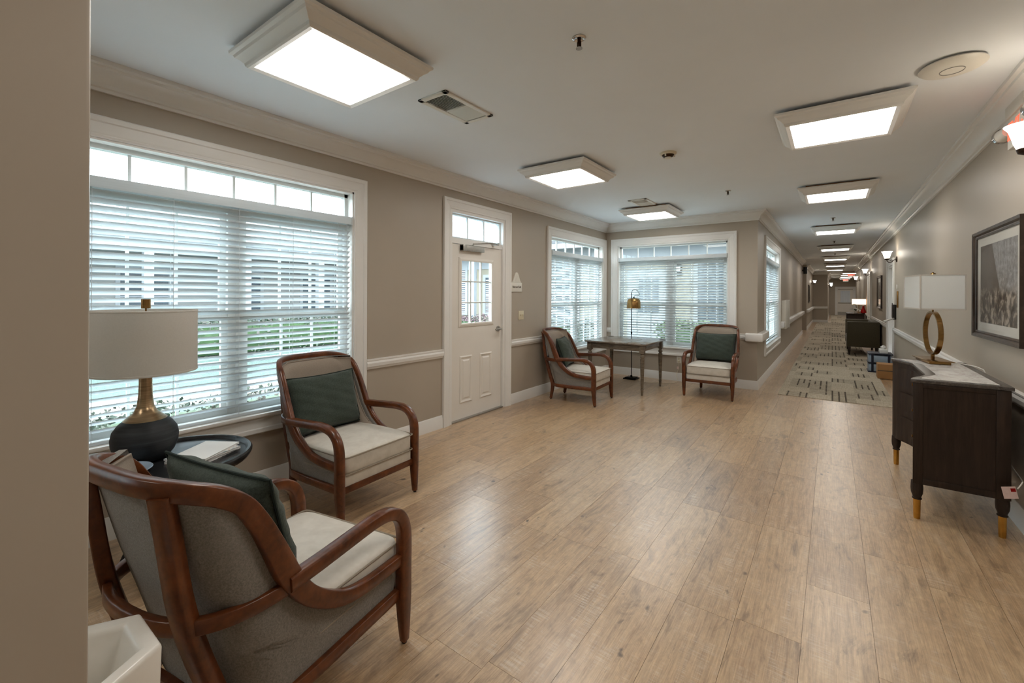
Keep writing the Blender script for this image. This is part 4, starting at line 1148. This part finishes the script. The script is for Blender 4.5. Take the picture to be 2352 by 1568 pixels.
# ------------------------------------------------------------------ wall sconces, exit signs
def make_sconce():
    t = thing('wall_sconce', '', 'sconce', (0, 0, 0), 0, 'hallway wall sconces')
    MB().tube([(0, 0, 0), (0, -.014, 0), (0, -.022, 0)], [.055, .052, .02], 20).build('backplate', 'bronze', t, smooth=True, ang=40)
    arm = cat_rom([(0, -.02, 0), (0, -.05, -.015), (0, -.075, -.045), (0, -.11, -.055), (0, -.14, -.03), (0, -.145, 0)], 6)
    MB().tube(arm, .0065, 8).tube(cat_rom([(0, -.075, -.045), (0, -.07, -.015), (0, -.095, -.01), (0, -.10, -.03)], 5), .004, 6).build('arm', 'bronze', t, smooth=True)
    MB().lathe([(.008, -.01), (.03, .0), (.036, .02), (.03, .03)], 18, (0, -.145, 0)).build('cup', 'bronze', t, smooth=True)
    MB().lathe([(.032, .02), (.044, .05), (.054, .09), (.064, .125), (.082, .15), (.079, .151), (.06, .126), (.05, .09), (.04, .05), (.028, .024)], 28, (0, -.145, 0), cap=False).build('shade', 'shade_glass', t, smooth=True, ang=60)
    return t
sc0 = make_sconce()
SCN = [(XR, 3.47, 2.22, -H, 'wall sconce cut off by the right edge, beside the near exit sign'), (XR, 10.72, 2.14, -H, 'bronze wall sconce with lit bell shade near the first hallway door'),
       (XR, 17.4, 2.14, -H, 'lit wall sconce on the right beyond the hallway print'), (XR, 24.0, 2.14, -H, 'lit wall sconce on the right near the exit signs'),
       (-.87, 27.5, 2.1, H, 'lit wall sconce on the left wall at the far recess'), (-.19, 33.5, 2.1, H, 'lit wall sconce on the far left beyond the recess'), (-.19, 38.0, 2.1, H, 'most distant lit wall sconce on the left near the end door')]
for i, (x, y, z, rz, lb) in enumerate(SCN):
    if i == 0: sc0.location = (x, y, z); sc0.rotation_euler = (0, 0, rz); sc0['label'] = lb
    else: dup(sc0, (x, y, z), rz, lb)
t = thing('emergency_exit_sign', 'white exit sign with two emergency lamp heads high on the right wall', 'sign', (XR, 4.09, 2.42), -H)
MB().box(-.165, .165, -.04, 0, 0, .20).build('housing', 'plastic_white', t, bevel=.006)
MB().rings([[(-.17, 0, .2), (.17, 0, .2), (.17, -.05, .2), (-.17, -.05, .2)], [(-.17, 0, .29), (.17, 0, .29), (.17, -.05, .29), (-.17, -.05, .29)], [(-.15, 0, .31), (.15, 0, .31), (.15, -.035, .31), (-.15, -.035, .31)]]).build('battery_case', 'plastic_white', t, bevel=.004)
text_mesh('EXIT', .16, .001, 'red_lit', 'lettering', t, (0, -.0415, .105), (H, 0, 0))
for s in (-1, 1):
    MB().tube([(s * .17, -.03, .13), (s * .27, -.035, .13)], [.034, .045], 16).build('lamp_head', 'plastic_white', t, smooth=True, ang=40)
    MB().tube([(s * .27, -.035, .13), (s * .30, -.037, .13), (s * .308, -.037, .13)], [.05, .05, .03], 18).build('lamp_lens', 'chrome', t, smooth=True, ang=40)
def exit_hang(x, y, label):
    t = thing('hanging_exit_sign', label, 'sign', (x, y, CE), 0, 'hanging exit signs')
    MB().box(-.16, .16, -.02, .02, -.27, -.06).build('housing', 'plastic_white', t, bevel=.005)
    MB().tube([(0, 0, -.06), (0, 0, 0)], .012, 8).lathe([(.05, -.012), (.05, 0)], 16).build('stem', 'plastic_white', t, smooth=True, ang=40)
    text_mesh('EXIT', .16, .001, 'red_lit', 'lettering', t, (0, -.0215, -.165), (H, 0, 0))
exit_hang(.86, 30.6, 'nearer red exit sign hanging from the hallway ceiling')
exit_hang(.80, 39.9, 'farther red exit sign hanging just before the end door')

# ------------------------------------------------------------------ hallway doors
d = MB().box(-.48, -.44, 0, .14, 0, 2.08).box(.44, .48, 0, .14, 0, 2.08).box(-.44, .44, 0, .14, 2.04, 2.08).build('door_2', 'trim', loc=(XR, 11.76, 0), rot=(0, 0, -H)); tag(d, kind='structure')
for i in (0, 1, 3):
    if i == 0: m = frame_piece(0, -.48, .48, 0, 2.08, CASING)
    else:
        x = .48 if i == 1 else -.48; s = 1 if i == 1 else -1
        m = MB().rings([[(x + s * o, -p, 0) for o, p in CASING], [(x + s * o, -p, 2.08 + o) for o, p in CASING]])
    m.build('casing', 'trim', d, smooth=True, ang=20)
lf = MB().box(-.438, .438, .06, .1, .008, 2.036).build('leaf', 'door_white', d)
for a, b, z0, z1 in ((-.33, -.06, 1.1, 1.9), (.06, .33, 1.1, 1.9), (-.33, -.06, .2, .95), (.06, .33, .2, .95)):
    MB().rings([[(a, .06, z0), (b, .06, z0), (b, .06, z1), (a, .06, z1)], [(a + .03, .052, z0 + .03), (b - .03, .052, z0 + .03), (b - .03, .052, z1 - .03), (a + .03, .052, z1 - .03)]]).build('raised_panel', 'door_white', lf)
MB().tube([(.38, .06, 1.0), (.38, .01, 1.0), (.28, .01, 1.0)], .01, 8).build('lever_handle', 'nickel', d, smooth=True)
# second doorway on the right, seen edge on
d = MB().box(-.48, .48, -.02, 0, 0, 2.08).build('door_3', 'door_white', loc=(XR, 17.0 + .6, 0), rot=(0, 0, -H)); tag(d, kind='structure')
for i in (0, 1, 3):
    if i == 0: m = frame_piece(0, -.48, .48, 0, 2.08, [(o, p + .02) for o, p in CASING])
    else:
        x = .48 if i == 1 else -.48; s = 1 if i == 1 else -1
        m = MB().rings([[(x + s * o, -p - .0 if p == 0 else -p - .02, 0) for o, p in CASING], [(x + s * o, -p if p == 0 else -p - .02, 2.08 + o) for o, p in CASING]])
    m.build('casing', 'trim', d, smooth=True, ang=20)
# end door with curtained lite
d = MB().box(-.62, .62, -.02, 0, 0, 2.15).build('door_4', 'trim', loc=(.81, YE, 0), rot=(0, 0, 0)); tag(d, kind='structure')
lf = MB().box(-.48, .48, -.05, -.02, .01, 2.05).build('leaf', 'door_white', d)
m = MB()
for i in range(4):
    f = frame_piece(i, -.29, .29, .95, 1.85, [(-.0, .05), (0, .065), (.05, .065), (.05, .05)]); m.add(f.v, f.f)
m.build('lite_frame', 'door_white', lf)
sh = MB(); N = 36
sh.rings([[(-.29 + .58 * k / N, -.058 - .008 * math.sin(k * 1.6), .95) for k in range(N + 1)] + [(.29 - .58 * k / N, -.052, .95) for k in range(N + 1)], [(-.29 + .58 * k / N, -.058 - .008 * math.sin(k * 1.6), 1.85) for k in range(N + 1)] + [(.29 - .58 * k / N, -.052, 1.85) for k in range(N + 1)]]).build('sheer_curtain', 'sheer', lf, smooth=True)
MB().box(-.44, .44, -.09, -.05, .90, .97).build('push_bar', 'nickel', lf, bevel=.005)
MB().tube([(-.44, -.08, 1.93), (.44, -.08, 1.93)], .012, 8).tube([(-.44, -.08, 1.93), (-.44, -.05, 1.93)], .01, 6).tube([(.44, -.08, 1.93), (.44, -.05, 1.93)], .01, 6).build('curtain_rod', 'bronze', lf, smooth=True)
MB().box(-.46, .46, -.054, -.05, .03, .26).build('kick_plate', 'nickel', lf)

# tall white wall panel on the handrail, speaker, kiosk
t = thing('wall_panel', 'tall narrow white board fixed above the left handrail by the hallway window', 'panel', (XH, 12.2, .70), H)
MB().box(-.5, .5, -.09, 0, 0, .65).build('body', 'plastic_white', t, bevel=.006)
MB().box(.48, .52, -.094, 0, -.02, .655).build('edge', 'trim', t, bevel=.003)
t = thing('wall_speaker', 'small black speaker under the crown at the hallway passage', 'speaker', (XH + .03, 20.20, 2.30), H)
MB().box(-.09, .09, -.13, -.01, 0, .26).build('body', 'black', t, bevel=.01)
MB().box(-.02, .02, -.02, .03, .1, .16).build('bracket', 'black', t)
t = thing('sign_in_kiosk', 'black wall-mounted kiosk with angled tray beside the first hallway door', 'kiosk', (XR, 10.93, 1.0), -H)
MB().box(-.11, .11, -.05, 0, .02, .30).build('body', 'black', t, bevel=.008)
MB().obox((0, -.10, .01), (.24, .16, .02), Matrix.Rotation(R(28), 3, 'X')).build('tray', 'nickel', t, bevel=.004)
MB().box(-.02, .02, -.055, -.045, .29, .33).build('clip', 'black', t)
t = thing('thermostat', 'small thermostat and card holder on the right wall above the kiosk', 'thermostat', (XR, 10.55, 1.25), -H)
MB().box(-.04, .04, -.02, 0, .0, .30).build('card_holder', 'brass', t, bevel=.003)
MB().box(-.03, .03, -.025, 0, .34, .42).build('sensor', 'plastic_white', t, bevel=.003)

# ------------------------------------------------------------------ hallway furniture
t = thing('loveseat', 'dark olive boxy loveseat against the right hallway wall', 'sofa', (.30, 13.62, 0))
SW, SL = .63, 1.62
MB().box(0, SW, 0, .13, .21, .83).build('arm', 'olive', t, bevel=.02)
MB().box(0, SW, SL - .13, SL, .21, .83).build('arm', 'olive', t, bevel=.02)
MB().box(SW - .15, SW, .13, SL - .13, .21, .83).build('backrest', 'olive', t, bevel=.02)
MB().box(.01, SW - .15, .13, SL - .13, .21, .30).build('seat_base', 'olive', t, bevel=.01)
for k in range(2):
    a = .135 + k * (SL - .27) / 2; MB().box(.0, SW - .15, a, a + (SL - .27) / 2 - .004, .30, .45).build('seat_cushion', 'olive', t, bevel=.03)
for x in (.05, SW - .06):
    for y in (.06, SL - .06):
        MB().rings([[(x - .03, y - .03, .21), (x + .03, y - .03, .21), (x + .03, y + .03, .21), (x - .03, y + .03, .21)], [(x - .018, y - .018, 0.007), (x + .018, y - .018, 0.007), (x + .018, y + .018, 0.007), (x - .018, y + .018, 0.007)]]).build('leg', 'espresso', t)
t = thing('hall_console', 'black console table farther down the hallway behind the loveseat', 'table', (.41, 19.0, 0))
MB().box(0, .5, 0, 1.2, .83, .86).build('table_top', 'espresso', t, bevel=.003)
MB().box(.02, .48, .02, 1.18, .30, .83).build('body', 'espresso', t)
for y in (.15, .6, 1.05):
    MB().box(.012, .02, y - .12, y + .12, .34, .80).build('door', 'espresso', t)
for x in (.04, .46):
    for y in (.04, 1.16): MB().lathe([(.022, .30), (.015, .007)], 10, (x, y, 0)).build('leg', 'espresso', t, smooth=True)
t = thing('lit_table_lamp', 'small lit lamp with peach rectangular shade on the hallway console', 'lamp', (.76, 19.55, .861))
MB().box(-.06, .06, -.09, .09, 0, .02).build('base', 'brass', t)
MB().tube([(0, 0, .02), (0, 0, .34)], .01, 8).build('stem', 'brass', t, smooth=True)
rect_shade(.19, .12, .30, .49).build('shade', 'hall_shade', t)
t = thing('potted_orchid', 'leafy potted orchid in a white pot on the hallway console', 'plant', (.66, 19.2, .861))
MB().lathe([(.03, 0), (.05, .03), (.055, .09), (.045, .09), (.03, .06)], 16).build('pot', 'white_ceramic', t, smooth=True)
rr = random.Random(3)
for k in range(9):
    a = k * 2.4; L = .13 + rr.random() * .06
    pts = [(0, 0, .08), (.4 * L * math.cos(a), .4 * L * math.sin(a), .15), (L * math.cos(a), L * math.sin(a), .13)]
    sweep_rect(cat_rom(pts, 3), [(0, 0, 1)] * 7, .003, [.012, .03, .045, .05, .045, .03, .01]).build('leaf', 'leaf', t)
MB().tube(cat_rom([(0, 0, .08), (.02, 0, .22), (-.03, .02, .32), (-.09, .03, .30)], 5), .004, 5).build('stem', 'leaf', t, smooth=True)
for k in range(4):
    MB().lathe([(.001, -.012), (.026, 0), (.001, .012)], 8, (-.01 - .026 * k, .01 + .005 * k, .31 - .004 * k)).build('bloom', 'paper', t, smooth=True)
t = thing('red_vase', 'glossy red bottle-shaped vase on the hallway console', 'vase', (.865, 19.12, .861))
MB().lathe([(.04, 0), (.075, .02), (.08, .07), (.06, .13), (.035, .18), (.03, .22), (.04, .245), (.03, .245), (.02, .2)], 24).build('body', 'red', t, smooth=True, ang=50)
MB().lathe([(.018, .245), (.03, .25), (.02, .27), (.001, .275)], 14).build('stopper', 'red', t, smooth=True)
# rolling drawer cart with tissue box, and cardboard box
t = thing('drawer_cart', 'low navy plastic drawer cart beyond the dark cabinet', 'cart', (.56, 10.80, .007))
for z in (.0, .17, .34): MB().box(0, .37, 0, .42, z, z + .02).build('shelf', 'navy', t, bevel=.003)
for x in (.05, .29):
    for y in (-.004, .40): MB().box(x, x + .035, y, y + .024, .02, .36).build('post', 'navy', t)
for z in (.022, .192): MB().box(.012, .358, .005, .41, z, z + .13).build('drawer', 'poly', t, bevel=.01)
t = thing('tissue_box', 'white tissue box on top of the navy drawer cart', 'tissue box', (.80, 11.02, .3675))
MB().box(-.06, .06, -.11, .11, 0, .075).build('carton', 'paper', t, bevel=.003)
m = MB(); m.rings([[(.03 * math.cos(k), .05 * math.sin(k), .075) for k in [2 * math.pi * j / 10 for j in range(10)]], [(.045 * math.cos(k) * (1 + .2 * math.sin(3 * k)), .06 * math.sin(k), .11) for k in [2 * math.pi * j / 10 for j in range(10)]], [(.012 * math.cos(k), .02 * math.sin(k), .14 + .012 * math.sin(2 * k)) for k in [2 * math.pi * j / 10 for j in range(10)]]]).build('tissue', 'paper', t, smooth=True)
t = thing('cardboard_box', 'brown taped cardboard box on the floor beyond the dark cabinet', 'box', (.655, 10.05, .007))
MB().box(0, .28, 0, .30, 0, .25).build('carton', 'cardboard', t, bevel=.003)
MB().box(-.001, .281, -.001, .0, .135, .15).build('tape', 'tape', t)
MB().box(0, .139, 0, .3, .2502, .253).box(.141, .28, 0, .3, .2502, .253).build('flap', 'cardboard', t)

# ------------------------------------------------------------------ courtyard outside the windows
GZ = -.15
tag(MB().box(-40, XL - .16, -30, 30, GZ - .1, GZ).box(XL - .16, XH - .16, YB + .16, 30, GZ - .1, GZ).build('ground_lawn', 'grass'), kind='structure')
tag(MB().box(-40, XL - .16, 7.9, 9.0, GZ, GZ + .02).box(-8.6, -7.4, -20, 7.9, GZ, GZ + .02).box(XL - .16, -2.6, 9.0, 11.9, GZ, GZ + .02).build('ground_path', 'concrete'), kind='structure')
FY = 12.0
b = thing('courtyard_wing', 'pale rendered single-storey wing across the courtyard behind the corner windows', 'building', (0, 0, GZ))
MB().box(-24, XH - .16, FY, FY + .2, 0, 3.0).build('facade', 'stucco', b)
MB().box(-24, XH - .16, FY - .75, FY + .2, 3.0, 3.06).build('soffit', 'soffit', b)
MB().box(-24, XH - .16, FY - .03, FY, 2.5, 3.0).build('frieze', 'soffit', b)
MB().box(-24, XH - .16, FY - .80, FY - .75, 2.96, 3.2).build('fascia', 'soffit', b)
MB().rings([[(-24, FY - .82, 3.2), (XH - .16, FY - .82, 3.2), (XH - .16, FY + 4, 5.2), (-24, FY + 4, 5.2)], [(-24, FY - .82, 3.12), (XH - .16, FY - .82, 3.12), (XH - .16, FY + 4, 5.12), (-24, FY + 4, 5.12)]]).build('roof', 'shingle', b)
def ext_window(parent, x0, x1, z0, z1, y, shutter=False, nx=3, nz=2, face='y'):
    def bx(mb, a, bb, d0, d1, c, d):
        return mb.box(a, bb, y + d0, y + d1, c, d) if face == 'y' else mb.box(y - d1, y - d0, a, bb, c, d)
    w = bx(bx(bx(bx(MB(), x0 - .1, x0, -.04, 0, z0 - .1, z1 + .1), x1, x1 + .1, -.04, 0, z0 - .1, z1 + .1), x0, x1, -.04, 0, z1, z1 + .1), x0, x1, -.04, 0, z0 - .1, z0).build('window', 'soffit', parent)
    bx(MB(), x0, x1, -.012, 0, z0, z1).build('pane', 'dark_pane', w)
    for k in range(1, nx):
        u = lerp(x0, x1, k / nx); bx(MB(), u - .015, u + .015, -.025, -.012, z0, z1).build('muntin', 'soffit', w)
    for k in range(1, nz):
        u = lerp(z0, z1, k / nz); bx(MB(), x0, x1, -.026, -.012, u - .02, u + .02).build('muntin', 'soffit', w)
    n = int((z1 - z0) / .07); sm = MB()
    for k in range(n): bx(sm, x0 + .01, x1 - .01, -.02, -.013, z0 + .02 + k * .07, z0 + .052 + k * .07)
    if shutter: sm.build('blind', 'slat', w)
ext_window(b, -2.80, -1.45, .85, 2.5, FY, False, 3, 3)
ext_window(b, -12.0, -10.87, .95, 2.55, FY, True, 2, 2)
ext_window(b, -9.92, -9.0, .95, 2.2, FY, True, 2, 2)
ext_window(b, -7.6, -6.3, .85, 2.5, FY, True, 3, 2)
MB().box(-10.08, -9.95, FY - .6, FY - .47, 0, 3.0).build('porch_column', 'soffit', b)
dd = MB().box(-4.68, -3.58, FY - .05, FY, .0, 2.28).build('entry_door', 'soffit', b)
MB().box(-4.40, -3.80, FY - .065, FY - .05, 1.12, 2.06).build('pane', 'dark_pane', dd)
for k in range(1, 3):
    MB().box(-4.40 + .2 * k - .012, -4.40 + .2 * k + .012, FY - .075, FY - .065, 1.12, 2.06).build('muntin', 'soffit', dd)
    z = 1.12 + .313 * k; MB().box(-4.40, -3.80, FY - .076, FY - .065, z - .012, z + .012).build('muntin', 'soffit', dd)
for x in (-3.277, -10.42):
    l = MB().box(x - .07, x + .07, FY - .03, FY, 2.14, 2.42).tube([(x, FY - .02, 2.36), (x, FY - .14, 2.40), (x, FY - .14, 2.36)], .012, 8).lathe([(.09, 2.36), (.05, 2.40), (.01, 2.42)], 16, (x, FY - .14, 0)).build('porch_lantern', 'black_metal', b, smooth=True, ang=40)
    MB().lathe([(.03, 2.22), (.055, 2.24), (.06, 2.34), (.03, 2.36)], 14, (x, FY - .14, 0)).build('lantern_glass', 'bulb', l, smooth=True)
b2 = thing('far_wing', 'pale single-storey wing with porch columns across the lawn from the large window', 'building', (0, 0, GZ))
FX = -16.0
MB().box(FX - .2, FX, -12, 10.6, 0, 2.9).build('facade', 'stucco_w', b2)
MB().box(FX, FX + 2.2, -12, 10.6, 2.9, 2.98).build('porch_ceiling', 'soffit', b2)
MB().box(FX + 2.2, FX + 2.26, -12, 10.6, 2.7, 3.1).build('fascia', 'soffit', b2)
MB().rings([[(FX + 2.35, -12, 3.06), (FX + 2.35, 10.6, 3.06), (FX - 4, 10.6, 5.4), (FX - 4, -12, 5.4)], [(FX + 2.35, -12, 2.98), (FX + 2.35, 10.6, 2.98), (FX - 4, 10.6, 5.3), (FX - 4, -12, 5.3)]]).build('roof', 'shingle', b2)
for k in range(9):
    y = -8 + k * 2.3; MB().box(FX + 1.95, FX + 2.15, y - .1, y + .1, 0, 2.9).build('porch_column', 'soffit', b2)
for k in range(7):
    y = -7.0 + k * 2.6; ext_window(b2, y, y + 1.1, .7, 2.3, FX, False, 2, 2, 'x')
def foliage(name, label, cat, x0, x1, y0, y1, z1, n, mat, size=.06, seed=1, group=None):
    rnd = random.Random(seed); mb = MB()
    cx, cy = (x0 + x1) / 2, (y0 + y1) / 2; hx, hy = (x1 - x0) / 2, (y1 - y0) / 2
    for k in range(n):
        # points near the surface of a rounded box
        u, v, w = rnd.uniform(-1, 1), rnd.uniform(-1, 1), rnd.random()
        s = rnd.random()
        if s < .4: w = 1 - rnd.random() * .15
        elif s < .7: v = math.copysign(1 - rnd.random() * .2, v)
        else: u = math.copysign(1 - rnd.random() * .2, u)
        bump = 1 + .12 * math.sin(5 * u * hx + 3) * math.sin(6 * v * hy + 1)
        p = Vector((cx + u * hx, cy + v * hy, GZ + (z1 - GZ) * (w * bump if w > .5 else w)))
        d = Vector((rnd.gauss(0, 1), rnd.gauss(0, 1), rnd.gauss(0, 1) + .4)).normalized(); e = d.orthogonal().normalized(); e = Matrix.Rotation(rnd.uniform(0, 6.28), 3, d) @ e; q = d.cross(e)
        L = size * rnd.uniform(.6, 1.3)
        mb.add([p - e * L * .5, p + q * L * .3 + d * L * .05, p + e * L * .5, p - q * L * .3 + d * L * .05], [(0, 1, 2, 3)])
    root = thing(name, label, cat, (0, 0, 0), 0, group)
    mb.build('foliage', mat, root, fix=False)
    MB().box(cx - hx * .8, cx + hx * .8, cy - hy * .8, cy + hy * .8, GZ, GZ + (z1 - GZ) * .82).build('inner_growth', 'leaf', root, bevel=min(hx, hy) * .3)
    return root
foliage('clipped_hedge', 'clipped mauve-green hedge outside the door along the pale wing', 'hedge', -12.5, -7.6, 10.3, 11.1, .74, 5200, 'hedge_pink', .07, 2)
foliage('clipped_hedge', 'low grey-green hedge outside the window left of the corner', 'hedge', -7.3, -5.2, 10.2, 11.1, .72, 3600, 'hedge', .06, 3)
foliage('rose_bush', 'leafy rose bush outside the window behind the desk', 'bush', -3.3, -2.0, 10.0, 11.1, .82, 2200, 'bush', .07, 4)
foliage('clipped_hedge', 'long hedge across the lawn outside the large window', 'hedge', -13.6, -12.4, -7, 10.0, .75, 9000, 'hedge', .1, 5)
foliage('low_shrub', 'low leafy shrub just outside the foot of the large window', 'shrub', -5.6, -4.4, -1.0, 3.4, .35, 4200, 'hedge', .06, 6)
foliage('low_shrub', 'low pale shrub just outside the window behind the desk', 'shrub', -3.2, -2.3, 8.2, 8.9, .45, 900, 'bush', .05, 8)
